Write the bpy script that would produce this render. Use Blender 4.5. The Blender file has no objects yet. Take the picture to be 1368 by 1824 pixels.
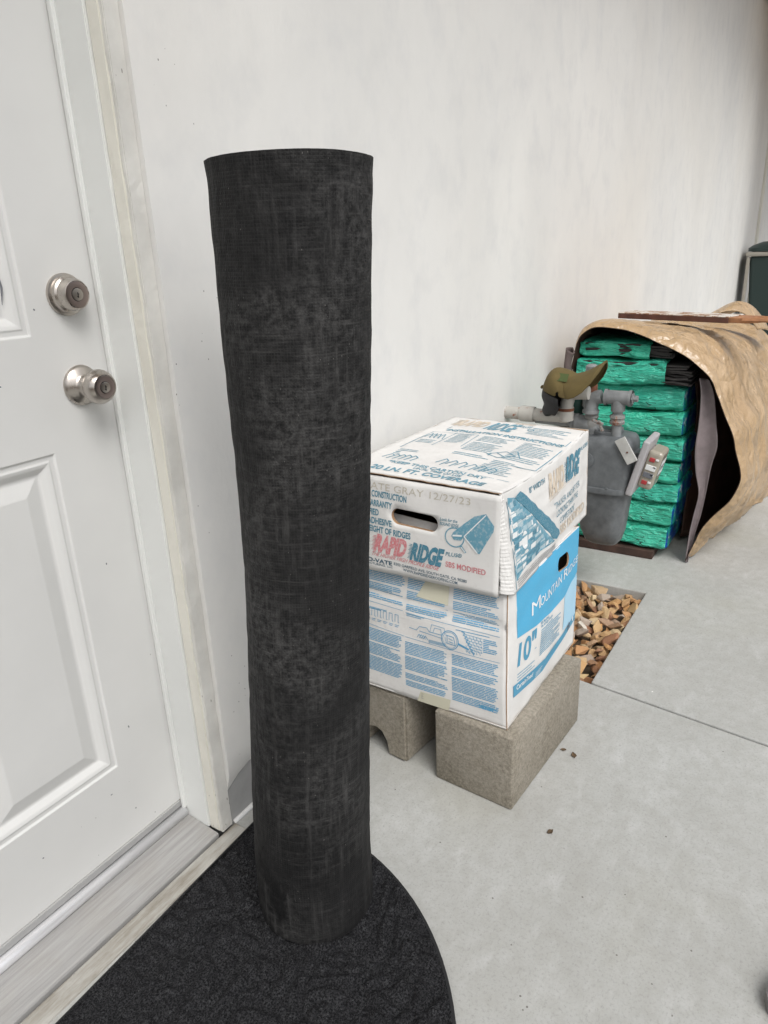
import bpy, bmesh, math, random
from mathutils import Vector, Matrix, noise
from mathutils.geometry import delaunay_2d_cdt
R_ = random.Random(7)
rad = math.radians
sc = bpy.context.scene
C = sc.collection

# ------------------------------------------------------------ camera
cam_d = bpy.data.cameras.new('camera'); cam = bpy.data.objects.new('camera', cam_d); C.objects.link(cam)
cam.matrix_world = Matrix(((0.53317, 0.30645, -0.78855, 0.0),
                           (-0.84516, 0.15118, -0.51269, 0.0),
                           (-0.03790, 0.93980, 0.33961, 1.18),
                           (0, 0, 0, 1)))
cam_d.sensor_fit = 'VERTICAL'; cam_d.sensor_height = 24.0; cam_d.lens = 24.0 * 1266 / 1824
cam_d.clip_start = 0.02; cam_d.clip_end = 500
sc.camera = cam
# ------------------------------------------------------------ sky and sun (overcast)
SUN_EL, SUN_AZ = 53, -124          # azimuth measured from +X towards +Y
w = bpy.data.worlds.new('World'); sc.world = w; w.use_nodes = True
nt = w.node_tree; nt.nodes.clear()
sky = nt.nodes.new('ShaderNodeTexSky'); sky.sky_type = 'NISHITA'; sky.sun_disc = False
sky.sun_elevation = rad(SUN_EL); sky.sun_rotation = rad(90 - SUN_AZ); sky.air_density = 1.0; sky.dust_density = 4.0; sky.ozone_density = 1.0
hs = nt.nodes.new('ShaderNodeHueSaturation'); hs.inputs['Saturation'].default_value = 0.22
bg = nt.nodes.new('ShaderNodeBackground'); bg.inputs['Strength'].default_value = 0.11
wo = nt.nodes.new('ShaderNodeOutputWorld')
nt.links.new(sky.outputs[0], hs.inputs['Color']); nt.links.new(hs.outputs[0], bg.inputs[0]); nt.links.new(bg.outputs[0], wo.inputs[0])
sun_d = bpy.data.lights.new('sun', 'SUN'); sun_d.energy = 1.15; sun_d.angle = rad(30); sun_d.color = (1, 0.985, 0.96)
sun = bpy.data.objects.new('sun', sun_d); C.objects.link(sun)
sd = Vector((math.cos(rad(SUN_EL)) * math.cos(rad(SUN_AZ)), math.cos(rad(SUN_EL)) * math.sin(rad(SUN_AZ)), math.sin(rad(SUN_EL))))
sun.rotation_euler = (-sd).to_track_quat('-Z', 'Y').to_euler()
sc.view_settings.view_transform = 'Standard'; sc.view_settings.look = 'None'; sc.view_settings.gamma = 1
sc.view_settings.use_curve_mapping = False
sc.view_settings.exposure = 0.44

# ------------------------------------------------------------ helpers
def tag(o, label=None, cat=None, group=None, kind=None):
    if label: o['label'] = label
    if cat: o['category'] = cat
    if group: o['group'] = group
    if kind: o['kind'] = kind
    return o
def empty(name, loc=(0, 0, 0), label=None, cat=None, group=None):
    o = bpy.data.objects.new(name, None); C.objects.link(o); o.location = loc; o.empty_display_size = 0.05
    return tag(o, label, cat, group)
def mesh_obj(name, verts, faces, mat, parent=None, smooth=False, mats=None, mi=None, uv=None):
    me = bpy.data.meshes.new(name); me.from_pydata([tuple(v) for v in verts], [], faces)
    for m in (mats or [mat]): me.materials.append(m)
    if mi: me.polygons.foreach_set('material_index', mi)
    if smooth: me.polygons.foreach_set('use_smooth', [True] * len(me.polygons))
    if uv:
        l = me.uv_layers.new(name='UVMap')
        for lp in me.loops: l.data[lp.index].uv = uv[lp.vertex_index]
    me.update()
    o = bpy.data.objects.new(name, me); C.objects.link(o)
    if parent:
        o.parent = parent; o.location = -parent.location if not parent.parent else Vector((0, 0, 0))
    return o
def bm_obj(name, bm, mat, parent=None, smooth=False, mats=None):
    me = bpy.data.meshes.new(name); bm.normal_update(); bm.to_mesh(me); bm.free()
    for m in (mats or [mat]): me.materials.append(m)
    if smooth: me.polygons.foreach_set('use_smooth', [True] * len(me.polygons))
    o = bpy.data.objects.new(name, me); C.objects.link(o)
    if parent:
        o.parent = parent
        o.location = -parent.location if not parent.parent else Vector((0, 0, 0))
    return o
def box_bm(bm, c, s, rot=None, bev=0.0, seg=1, cuts=0):
    g = bmesh.ops.create_cube(bm, size=1.0); vs = g['verts']
    M = Matrix.Translation(c) @ (rot.to_4x4() if rot is not None else Matrix()) @ Matrix.Diagonal((s[0], s[1], s[2], 1))
    bmesh.ops.transform(bm, matrix=M, verts=vs)
    if cuts:
        es = list({e for v in vs for e in v.link_edges}); r = bmesh.ops.subdivide_edges(bm, edges=es, cuts=cuts, use_grid_fill=True)
        vs = list({v for v in r['geom_inner'] if isinstance(v, bmesh.types.BMVert)} | set(vs))
    if bev:
        es = list({e for v in vs for e in v.link_edges})
        bmesh.ops.bevel(bm, geom=es, offset=bev, segments=seg, affect='EDGES', profile=0.5)
    return bm
def box(name, c, s, mat, parent=None, rot=None, bev=0.002, seg=2):
    bm = bmesh.new(); box_bm(bm, c, s, rot, bev, seg); return bm_obj(name, bm, mat, parent)
def frame_from(d):
    d = Vector(d).normalized(); up = Vector((0, 0, 1)) if abs(d.z) < .9 else Vector((1, 0, 0))
    a = d.cross(up).normalized(); b = a.cross(d).normalized(); return a, b
def tube_geo(pts, r, seg=16, cap=True):
    pts = [Vector(p) for p in pts]; n = len(pts); V, F = [], []
    rs = r if isinstance(r, (list, tuple)) else [r] * n
    a = None
    for i, p in enumerate(pts):
        d = (pts[min(i + 1, n - 1)] - pts[max(i - 1, 0)]).normalized()
        if a is None: a, b = frame_from(d)
        else:
            a = (a - d * a.dot(d)).normalized(); b = a.cross(d).normalized()
        for k in range(seg):
            t = 2 * math.pi * k / seg; V.append(p + (a * math.cos(t) + b * math.sin(t)) * rs[i])
    for i in range(n - 1):
        for k in range(seg):
            k2 = (k + 1) % seg; F.append((i * seg + k, i * seg + k2, (i + 1) * seg + k2, (i + 1) * seg + k))
    if cap: F.append(tuple(range(seg))[::-1]); F.append(tuple((n - 1) * seg + k for k in range(seg)))
    return V, F
def tube(name, pts, r, mat, parent=None, seg=16):
    V, F = tube_geo(pts, r, seg); o = mesh_obj(name, V, F, mat, parent, smooth=True)
    fix_norm(o); return sharp(o)
def fix_norm(o):
    bm = bmesh.new(); bm.from_mesh(o.data); bmesh.ops.recalc_face_normals(bm, faces=bm.faces); bm.to_mesh(o.data); bm.free()
def sharp(o, ang=40):
    me = o.data; me.polygons.foreach_set('use_smooth', [True] * len(me.polygons))
    bm = bmesh.new(); bm.from_mesh(me)
    for e in bm.edges:
        if len(e.link_faces) == 2 and e.calc_face_angle(0) > rad(ang): e.smooth = False
    bm.to_mesh(me); bm.free(); return o
def lathe(name, prof, origin, axis, mat, parent=None, seg=48):
    """prof: (distance along axis, radius)"""
    a, b = frame_from(axis); d = Vector(axis).normalized(); o0 = Vector(origin); V, F = [], []
    for (h, r) in prof:
        for k in range(seg):
            t = 2 * math.pi * k / seg; V.append(o0 + d * h + (a * math.cos(t) + b * math.sin(t)) * max(r, 1e-5))
    for i in range(len(prof) - 1):
        for k in range(seg):
            k2 = (k + 1) % seg; F.append((i * seg + k, i * seg + k2, (i + 1) * seg + k2, (i + 1) * seg + k))
    F.append(tuple((len(prof) - 1) * seg + k for k in range(seg)))
    o = mesh_obj(name, V, F, mat, parent); fix_norm(o); return sharp(o, 35)
def arc(c, a, b, r, t0, t1, n=8):
    c = Vector(c); a = Vector(a); b = Vector(b)
    return [c + (a * math.cos(t0 + (t1 - t0) * i / n) + b * math.sin(t0 + (t1 - t0) * i / n)) * r for i in range(n + 1)]
def lin(c): return tuple(((x / 12.92) if x <= .04045 else ((x + .055) / 1.055) ** 2.4) for x in c)

# ------------------------------------------------------------ materials
class NT:
    def __init__(s, name, rough=.6, metal=0, spec=.5):
        s.m = bpy.data.materials.new(name); s.m.use_nodes = True; s.t = s.m.node_tree; s.b = s.t.nodes['Principled BSDF']
        s.b.inputs['Roughness'].default_value = rough; s.b.inputs['Metallic'].default_value = metal
        s.b.inputs['Specular IOR Level'].default_value = spec
        s.co = s.t.nodes.new('ShaderNodeTexCoord').outputs['Object']; s.uv = None
    def L(s, a, b): s.t.links.new(a, b)
    def map(s, scale=(1, 1, 1), rot=(0, 0, 0), co=None):
        n = s.t.nodes.new('ShaderNodeMapping'); n.inputs['Scale'].default_value = scale; n.inputs['Rotation'].default_value = rot
        s.L(co or s.co, n.inputs[0]); return n.outputs[0]
    def noise(s, scale, detail=4, rough=.6, co=None, dist=0):
        n = s.t.nodes.new('ShaderNodeTexNoise'); n.inputs['Scale'].default_value = scale; n.inputs['Detail'].default_value = detail
        n.inputs['Roughness'].default_value = rough; n.inputs['Distortion'].default_value = dist; s.L(co or s.co, n.inputs['Vector']); return n.outputs['Fac']
    def vor(s, scale, co=None, feat='F1', out='Distance', rnd=1):
        n = s.t.nodes.new('ShaderNodeTexVoronoi'); n.feature = feat; n.inputs['Scale'].default_value = scale; n.inputs['Randomness'].default_value = rnd
        s.L(co or s.co, n.inputs['Vector']); return n.outputs[out]
    def ramp(s, f, stops, interp='LINEAR'):
        n = s.t.nodes.new('ShaderNodeValToRGB'); e = n.color_ramp.elements; n.color_ramp.interpolation = interp
        while len(e) < len(stops): e.new(.5)
        for q, (p, c) in zip(e, stops):
            q.position = p; q.color = (c, c, c, 1) if isinstance(c, (int, float)) else (*c, 1)
        s.L(f, n.inputs[0]); return n.outputs[0]
    def mix(s, f, a, b, mode='MIX'):
        n = s.t.nodes.new('ShaderNodeMix'); n.data_type = 'RGBA'; n.blend_type = mode
        for si, v in ((0, f), (6, a), (7, b)):
            sock = n.inputs[si]
            if isinstance(v, (int, float)): sock.default_value = v if si == 0 else (v, v, v, 1)
            elif isinstance(v, tuple): sock.default_value = (*v, 1)
            else: s.L(v, sock)
        return n.outputs[2]
    def math(s, op, a, b=0.0, c=0.0):
        n = s.t.nodes.new('ShaderNodeMath'); n.operation = op
        for i, v in enumerate((a, b, c)):
            if isinstance(v, (int, float)): n.inputs[i].default_value = v
            else: s.L(v, n.inputs[i])
        return n.outputs[0]
    def sep(s, co=None):
        n = s.t.nodes.new('ShaderNodeSeparateXYZ'); s.L(co or s.co, n.inputs[0]); return n.outputs
    def bump(s, h, strength=.3, dist=.002, prev=None):
        n = s.t.nodes.new('ShaderNodeBump'); n.inputs['Strength'].default_value = strength; n.inputs['Distance'].default_value = dist
        s.L(h, n.inputs['Height'])
        if prev is not None: s.L(prev, n.inputs['Normal'])
        s.L(n.outputs[0], s.b.inputs['Normal']); return n.outputs[0]
    def col(s, c):
        if isinstance(c, tuple): s.b.inputs['Base Color'].default_value = (*c, 1)
        else: s.L(c, s.b.inputs['Base Color'])
        return s
    def rough(s, v):
        s.L(v, s.b.inputs['Roughness'])
def plain(name, c, rough=.6, metal=0, bump=0, bscale=200, var=0):
    n = NT(name, rough, metal)
    if var:
        n.col(n.mix(n.ramp(n.noise(25, 5), [(.3, 0.), (.7, 1.)]), tuple(x * (1 - var) for x in c), tuple(min(1, x * (1 + var)) for x in c)))
    else: n.col(c)
    if bump: n.bump(n.noise(bscale, 3), bump, .001)
    return n.m
M = {}
def m_stucco():
    n = NT('stucco', .75, spec=.3)
    streak = n.noise(1, 5, .62, n.map((1.5, 1, .9)), .4)
    fine = n.noise(1, 4, .6, n.map((9, 1, 7)))
    big = n.noise(.9, 3, .5)
    c = n.mix(n.ramp(streak, [(.3, 0.), (.72, 1.)]), (.72, .715, .695), (.82, .812, .785))
    c = n.mix(n.math('MULTIPLY', n.ramp(fine, [(.48, 0.), (.70, 1.)]), .38), c, (.62, .625, .63))
    c = n.mix(n.math('MULTIPLY', n.ramp(big, [(.45, 0.), (.7, 1.)]), .35), c, (.78, .75, .69))
    # tiny chips near the casing
    xyz = n.sep(); near = n.ramp(xyz[0], [(.0, 1.), (1.0, 1.), (1.25, 0.)]) if False else n.math('LESS_THAN', xyz[0], 1.02)
    sp = n.math('LESS_THAN', n.vor(70, n.map((1, 1, .6))), .07)
    gate = n.math('GREATER_THAN', n.noise(5, 2), .56)
    c = n.mix(n.math('MULTIPLY', n.math('MULTIPLY', sp, gate), near), c, (.18, .17, .16))
    n.col(c)
    b = n.bump(n.noise(1, 5, .6, n.map((3.2, 1, 1.9))), .40, .012)
    b = n.bump(n.noise(1, 4, .6, n.map((20, 1, 13))), .38, .003, b)
    n.bump(n.noise(260, 2), .15, .001, b)
    return n.m
M['stucco'] = m_stucco()
def m_paint(name, c, rough, specks, bump=.12, scale=110, stretch=(1, 1, .35)):
    n = NT(name, rough)
    col = n.mix(n.ramp(n.noise(3, 4), [(.35, 0.), (.7, 1.)]), c, tuple(x * .93 for x in c))
    if specks:
        sp = n.math('LESS_THAN', n.vor(38, n.map((1, 1, .8))), .055)
        z = n.sep()[2]; gate = n.math('GREATER_THAN', n.math('SUBTRACT', n.noise(4, 2), n.math('MULTIPLY', z, specks)), .42)
        col = n.mix(n.math('MULTIPLY', n.math('MULTIPLY', sp, gate), .65), col, (.25, .24, .23))
    n.col(col); b = n.bump(n.noise(1, 4, .6, n.map(tuple(scale * q for q in stretch))), bump, .0012)
    n.bump(n.noise(6, 2), .1, .004, b)
    return n.m
M['door'] = m_paint('door_paint', (.70, .70, .685), .38, .35)
M['jamb'] = m_paint('jamb_paint', (.76, .77, .75), .42, 1.2, .1)
M['cream'] = m_paint('cream_paint', (.75, .73, .655), .5, 1.0, .35, 160, (1, 1, .6))
def m_rough_trim():
    n = NT('weathered_trim', .75)
    c = n.mix(n.ramp(n.noise(9, 5), [(.35, 0.), (.65, 1.)]), (.60, .59, .555), (.72, .71, .67))
    sp = n.math('LESS_THAN', n.vor(110, n.map((1, 1, .35))), .13); g = n.math('GREATER_THAN', n.noise(8, 3), .57)
    n.col(n.mix(n.math('MULTIPLY', n.math('MULTIPLY', sp, g), .75), c, (.17, .15, .13)))
    n.bump(n.noise(1, 5, .7, n.map((150, 150, 60))), .6, .002); return n.m
M['trim'] = m_rough_trim()
def m_concrete():
    n = NT('concrete', .82, spec=.3)
    c = n.mix(n.ramp(n.noise(2.2, 6, .62, None, .3), [(.32, 0.), (.68, 1.)]), (.385, .385, .365), (.475, .48, .465))
    c = n.mix(n.math('MULTIPLY', n.ramp(n.noise(30, 5, .7), [(.42, 0.), (.62, 1.)]), .40), c, (.335, .33, .305))
    c = n.mix(n.math('MULTIPLY', n.ramp(n.noise(11, 4, .6, n.map((1, 1.8, 1))), [(.55, 0.), (.8, 1.)]), .5), c, (.57, .575, .57))
    c = n.mix(n.math('MULTIPLY', n.ramp(n.noise(1.1, 4, .6, n.map((1, 1, 1), (0, 0, 1))), [(.54, 0.), (.70, 1.)]), .5), c, (.35, .34, .28))
    c = n.mix(n.math('MULTIPLY', n.ramp(n.noise(170, 4, .85), [(.52, 0.), (.66, 1.)]), .6), c, (.25, .25, .235))
    pit = n.math('MULTIPLY', n.math('LESS_THAN', n.vor(26), .05), n.math('GREATER_THAN', n.noise(40, 1), .5))
    c = n.mix(n.math('MULTIPLY', pit, .8), c, (.12, .115, .10))
    wht = n.math('MULTIPLY', n.math('LESS_THAN', n.vor(7, n.map((1, 1, 1), (0, 0, .7))), .017), 1.)
    c = n.mix(wht, c, (.8, .8, .77)); n.col(c)
    b = n.bump(n.noise(60, 5, .7), .25, .003); n.bump(n.noise(500, 2), .2, .0008, b)
    return n.m
M['concrete'] = m_concrete()
def m_block():
    n = NT('cinder_block', .9, spec=.2)
    c = n.mix(n.ramp(n.noise(120, 4, .8), [(.36, 0.), (.64, 1.)]), (.19, .168, .132), (.35, .318, .262))
    c = n.mix(n.math('MULTIPLY', n.ramp(n.noise(9, 3), [(.4, 0.), (.7, 1.)]), .35), c, (.40, .37, .32))
    c = n.mix(n.math('MULTIPLY', n.math('LESS_THAN', n.vor(200), .2), .35), c, (.12, .10, .085)); n.col(c)
    b = n.bump(n.noise(170, 4, .8), .7, .003); n.bump(n.noise(700, 2), .4, .001, b); return n.m
M['block'] = m_block()
def m_tube():
    n = NT('roofing_membrane', .70, spec=.2)
    uvn = n.t.nodes.new('ShaderNodeUVMap').outputs[0]; u = n.sep(uvn)
    dst = n.math('MULTIPLY', n.math('SUBTRACT', n.noise(6, 3, .5, uvn), .5), .012)
    P = 2 * math.pi / .0044
    gu = n.math('ABSOLUTE', n.math('SINE', n.math('MULTIPLY', n.math('ADD', u[0], dst), P / 2)))
    gv = n.math('ABSOLUTE', n.math('SINE', n.math('MULTIPLY', n.math('ADD', u[1], dst), P / 2)))
    g = n.math('MINIMUM', gu, gv)
    fad = n.ramp(n.noise(7, 3, .6, uvn), [(.35, .25), (.6, 1.)])
    dust = n.math('MULTIPLY', n.ramp(n.noise(5, 4, .6, uvn, .6), [(.42, .15), (.66, 1.)]), n.ramp(n.noise(70, 5, .8, uvn), [(.42, 0.), (.64, 1.)]))
    vert = n.ramp(n.noise(1, 5, .7, n.map((90, 7, 1), (0, 0, 0), uvn)), [(.5, 0.), (.8, 1.)])
    hor = n.ramp(n.noise(1, 5, .7, n.map((9, 130, 1), (0, 0, 0), uvn)), [(.52, 0.), (.8, 1.)])
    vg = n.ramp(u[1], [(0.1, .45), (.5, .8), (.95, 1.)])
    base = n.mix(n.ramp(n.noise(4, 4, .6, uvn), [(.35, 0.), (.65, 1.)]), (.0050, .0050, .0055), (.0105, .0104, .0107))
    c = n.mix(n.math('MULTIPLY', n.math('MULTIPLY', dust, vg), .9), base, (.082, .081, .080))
    c = n.mix(n.math('MULTIPLY', n.math('MULTIPLY', n.math('MAXIMUM', vert, hor), n.ramp(n.noise(5, 3, .6, uvn), [(.4, .2), (.62, 1.)])), .6), c, (.115, .112, .110))
    c = n.mix(n.math('MULTIPLY', n.math('MULTIPLY', n.ramp(g, [(0., 1.), (.4, 0.)]), fad), .36), c, (.050, .049, .048))
    fleck = n.math('MULTIPLY', n.math('LESS_THAN', n.vor(170, n.map((1, .4, 1), (0, 0, 0), uvn)), .075), n.math('GREATER_THAN', n.noise(14, 3, .6, uvn), .55))
    c = n.mix(n.math('MULTIPLY', fleck, .6), c, (.24, .23, .22))
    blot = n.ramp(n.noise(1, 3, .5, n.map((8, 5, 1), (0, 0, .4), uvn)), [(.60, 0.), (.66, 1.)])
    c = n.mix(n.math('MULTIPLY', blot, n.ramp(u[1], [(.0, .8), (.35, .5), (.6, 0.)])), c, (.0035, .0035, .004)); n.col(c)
    b = n.bump(n.math('MULTIPLY', g, fad), .4, .0010); b = n.bump(n.noise(1, 4, .6, n.map((60, 26, 1), (0, 0, 0), uvn)), .7, .006, b)
    n.bump(n.noise(120, 4, .7, uvn), .35, .0015, b)
    return n.m
M['membrane'] = m_tube()
M['core'] = plain('membrane_inside', (.02, .02, .02), .8, bump=.3)
def m_mat():
    n = NT('ribbed_carpet', .95, spec=.08)
    c = n.mix(n.ramp(n.noise(300, 3, .9), [(.44, 0.), (.66, 1.)]), (.008, .008, .009), (.078, .079, .083))
    c = n.mix(n.math('MULTIPLY', n.ramp(n.noise(60, 4), [(.4, 0.), (.7, 1.)]), .5), c, (.018, .018, .02))
    fl = n.math('MULTIPLY', n.math('LESS_THAN', n.vor(160), .09), n.math('GREATER_THAN', n.noise(50, 1), .58))
    c = n.mix(n.math('MULTIPLY', fl, .7), c, (.2, .2, .2)); n.col(c)
    n.bump(n.noise(600, 3, .8), 1.0, .0025); return n.m
M['mat'] = m_mat()
M['mat_edge'] = plain('rubber_edge', (.012, .012, .013), .7)
def m_carton(name, base=(.74, .73, .71)):
    n = NT(name, .62)
    c = n.mix(n.ramp(n.noise(7, 5), [(.35, 0.), (.7, 1.)]), base, tuple(x * .88 for x in base))
    c = n.mix(n.math('MULTIPLY', n.ramp(n.noise(60, 4, .7), [(.55, 0.), (.8, 1.)]), .35), c, (.52, .49, .45)); n.col(c)
    b = n.bump(n.noise(16, 4), .25, .004); n.bump(n.noise(1, 2, .5, n.map((6, 6, 220))), .22, .0012, b); return n.m
M['carton'] = m_carton('white_carton'); M['kraft'] = plain('kraft_edge', (.34, .21, .12), .8, var=.3)
M['kraft_in'] = plain('kraft_inside', (.30, .20, .12), .85, var=.2)
def ink(name, c, worn=.25, sc_=240):
    n = NT(name, .55); f = n.math('MULTIPLY', n.ramp(n.noise(sc_, 3, .7), [(.5, 0.), (.62, 1.)]), worn)
    n.col(n.mix(f, c, (.68, .67, .65))); return n.m
M['ink_teal'] = ink('teal_ink', (.04, .20, .29), .3, 420); M['ink_teal_light'] = ink('pale_teal_ink', (.13, .32, .42), .35, 120); M['ink_mid'] = ink('mid_teal_ink', (.085, .27, .37), .3, 420); M['ink_wash'] = ink('washed_teal_ink', (.36, .50, .56), .5, 150)
M['ink_red'] = ink('faded_red_ink', (.60, .20, .22), .45); M['ink_navy'] = ink('dark_ink', (.03, .09, .14), .2)
M['ink_tan'] = ink('faded_tan_ink', (.62, .53, .42), .4); M['ink_blue'] = ink('blue_ink', (.10, .34, .55), .04)
M['ink_sky'] = ink('sky_blue_ink', (.075, .39, .63), .04); M['ink_deep'] = ink('deep_blue_ink', (.07, .29, .45), .05)
M['ink_pale'] = ink('pale_blue_ink', (.38, .62, .78), .1); M['ink_white'] = ink('white_ink', (.78, .80, .80), 0)
M['ink_pencil'] = ink('pencil', (.50, .46, .38), .8, 300); M['ink_grey'] = ink('grey_ink', (.14, .15, .17), .1)
def m_green():
    n = NT('green_plastic_wrap', .27, spec=.6)
    xyz = n.sep(); c = n.mix(n.ramp(n.noise(9, 4), [(.35, 0.), (.7, 1.)]), (.035, .48, .30), (.09, .62, .42))
    oi = n.t.nodes.new('ShaderNodeObjectInfo'); c = n.mix(n.math('MULTIPLY', oi.outputs['Random'], .45), c, (.03, .40, .33))
    tear = n.math('MULTIPLY', n.math('LESS_THAN', n.math('ABSOLUTE', n.math('SUBTRACT', n.noise(6, 3, .5, n.map((1, 1, 3.6))), .5)), .006), n.math('GREATER_THAN', n.noise(5, 2, .5, n.map((1, 1, 1), (1, 0, 1))), .63))
    c = n.mix(tear, c, (.02, .02, .022)); n.col(c)
    b = n.bump(n.ramp(n.math('ABSOLUTE', n.math('SUBTRACT', n.noise(1, 4, .6, n.map((12, 7, 34), (.35, 0, 0)), .8), .5)), [(0., 0.), (.13, 1.)]), .8, .010); n.bump(n.noise(60, 4, .6, None, 1.5), .5, .003, b); return n.m
M['green'] = m_green()
def m_blue():
    n = NT('blue_printed_wrap', .32, spec=.6)
    c = n.mix(n.ramp(n.noise(14, 3), [(.45, 0.), (.56, 1.)]), (.006, .075, .36), (.02, .36, .30))
    c = n.mix(n.ramp(n.noise(1, 3, .6, n.map((26, 26, 60))), [(.60, 0.), (.66, 1.)]), c, (.45, .55, .62)); c = n.mix(n.ramp(n.noise(11, 3, .6, n.map((1, 1, 1), (1, 1, 0))), [(.30, 1.), (.37, 0.)]), c, (.012, .014, .02))
    n.col(c); n.bump(n.noise(40, 4, .6, None, 1.), .5, .004); return n.m
M['blue_end'] = m_blue()
def m_tarp():
    n = NT('tan_tarp', .30, spec=.75)
    c = n.mix(n.ramp(n.noise(5, 5), [(.35, 0.), (.7, 1.)]), (.41, .28, .155), (.51, .365, .22))
    n.col(c)
    r1 = n.math('ABSOLUTE', n.math('SUBTRACT', n.noise(4.5, 4, .55, n.map((1, 1, .6), (.3, 0, .2))), .5)); r2 = n.math('ABSOLUTE', n.math('SUBTRACT', n.noise(11, 4, .55), .5))
    b = n.bump(n.ramp(r1, [(0., 0.), (.14, 1.)]), .85, .016); b = n.bump(n.ramp(r2, [(0., 0.), (.16, 1.)]), .45, .006, b)
    n.bump(n.noise(30, 3, .55, None, 1.), .22, .003, b); return n.m
M['tarp'] = m_tarp(); M['tarp_in'] = plain('tarp_dark_lining', (.045, .024, .016), .75, bump=.3, bscale=40)
M['lining'] = plain('brown_paper_lining', (.060, .030, .020), .6, bump=.4, bscale=20, var=.3); M['felt'] = plain('mauve_felt', (.24, .20, .205), .8, bump=.4, bscale=60, var=.15)
M['felt_brown'] = plain('brown_felt', (.12, .09, .085), .85, bump=.3, bscale=60, var=.2)
M['shingle'] = plain('dark_shingle', (.035, .032, .031), .85, bump=.9, bscale=500, var=.3)
M['wood_brown'] = plain('brown_painted_wood', (.10, .038, .026), .55, bump=.4, bscale=60, var=.25)
def m_peel():
    n = NT('peeling_board', .7)
    z = n.sep(); c = n.mix(n.ramp(n.noise(14, 5, .7, n.map((1, 1, 1))), [(.5, 0.), (.54, 1.)]), (.62, .58, .53), (.30, .17, .10)); n.col(c)
    n.bump(n.noise(50, 4, .7), .5, .003); return n.m
M['wood_peel'] = m_peel(); M['wood_dark'] = plain('dark_wood', (.06, .032, .024), .8, bump=.6, bscale=80, var=.3)
M['wood_raw'] = plain('raw_broken_wood', (.36, .17, .08), .8, bump=.8, bscale=90, var=.3)
def m_nickel():
    n = NT('satin_nickel', .3, 1); n.col((.50, .46, .42)); n.b.inputs['Anisotropic'].default_value = .4
    n.rough(n.ramp(n.noise(40, 3), [(.3, .24), (.7, .36)])); return n.m
M['nickel'] = m_nickel(); M['nickel_rose'] = plain('copper_tinted_nickel', (.40, .33, .31), .32, 1); M['black'] = plain('black_gap', (.01, .01, .01), .8)
M['alum'] = plain('aluminium', (.84, .84, .86), .33, .5)
def m_sill():
    n = NT('grey_painted_sill', .6)
    g = n.noise(1, 6, .7, n.map((5, 130, 40)))
    c = n.mix(n.ramp(g, [(.3, 0.), (.7, 1.)]), (.27, .265, .26), (.42, .415, .405))
    c = n.mix(n.math('MULTIPLY', n.ramp(n.noise(12, 4), [(.5, 0.), (.75, 1.)]), .4), c, (.33, .31, .28)); n.col(c)
    n.bump(g, .5, .0018); return n.m
M['sill'] = m_sill()
def m_ledge():
    n = NT('stained_ledge', .8)
    g = n.noise(1, 5, .7, n.map((7, 40, 30)))
    n.col(n.mix(n.ramp(g, [(.36, 0.), (.62, 1.)]), (.24, .215, .175), (.43, .42, .39))); n.bump(n.noise(120, 4), .3, .002); return n.m
M['ledge'] = m_ledge(); M['found'] = plain('grey_foundation_paint', (.36, .36, .355), .6, bump=.3, bscale=90, var=.06)
M['dirt'] = plain('soil', (.10, .075, .05), .95, bump=.8, bscale=120, var=.3); M['groove'] = plain('joint_dirt', (.03, .025, .02), .95)
def m_stone():
    n = NT('tan_gravel', .75); oi = n.t.nodes.new('ShaderNodeObjectInfo')
    c = n.ramp(oi.outputs['Random'], [(0., (.55, .40, .21)), (.16, (.42, .21, .09)), (.32, (.50, .33, .17)), (.46, (.25, .12, .07)), (.6, (.48, .26, .10)), (.74, (.58, .45, .27)), (.88, (.33, .20, .12)), (.95, (.40, .33, .27)), (1., (.72, .68, .60))])
    v = n.ramp(n.noise(45, 5, .7, n.map((1, 1, 2.2))), [(.35, .85), (.68, 1.32)])
    n.col(n.mix(1., c, v, 'MULTIPLY')); n.bump(n.noise(140, 5, .7), .5, .003); return n.m
M['stone'] = m_stone()
M['meter'] = plain('grey_meter_paint', (.125, .135, .142), .42, bump=.35, bscale=120, var=.28)
M['pipe'] = plain('galvanised_grey', (.24, .25, .255), .45, .2, bump=.4, bscale=150, var=.2)
def m_rust(name, c):
    n = NT(name, .6); f = n.ramp(n.noise(20, 5, .7), [(.60, 0.), (.68, 1.)]); n.col(n.mix(f, c, (.24, .085, .04))); n.bump(n.noise(120, 4, .7), .5, .002); return n.m
M['white_rust'] = m_rust('rusting_white_pipe', (.46, .445, .41)); M['rust'] = plain('rust', (.17, .065, .035), .85, bump=.7, bscale=150, var=.4)
M['grey_rust'] = m_rust('rusting_grey_fitting', (.24, .24, .23)); M['plate'] = plain('pale_grey_plastic', (.42, .41, .42), .45)
M['cover'] = plain('yellowed_clear_cover', (.36, .33, .27), .15); M['digit'] = plain('red_dial', (.42, .05, .055), .35)
M['badge'] = plain('worn_white_badge', (.48, .48, .46), .5, bump=.3, bscale=120, var=.15); M['dark_green'] = plain('dark_green_paint', (.012, .05, .04), .5)
M['olive'] = plain('olive_cotton', (.115, .084, .027), .85, bump=.5, bscale=600, var=.12); M['olive_patch'] = plain('green_patch', (.06, .085, .025), .9, bump=.6, bscale=500)
def m_mesh():
    n = NT('black_mesh', .6); n.col(n.mix(n.ramp(n.vor(420, None, 'F1', 'Distance', 0), [(.2, 1.), (.5, 0.)]), (.009, .009, .01), (.022, .022, .024))); n.bump(n.vor(420, None, 'F1', 'Distance', 0), .5, .001); return n.m
M['mesh'] = m_mesh()
M['bin'] = plain('dark_green_bin_plastic', (.013, .03, .027), .45, bump=.15, bscale=40); M['bin_grey'] = plain('grey_bin_edge', (.30, .28, .24), .6)
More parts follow.
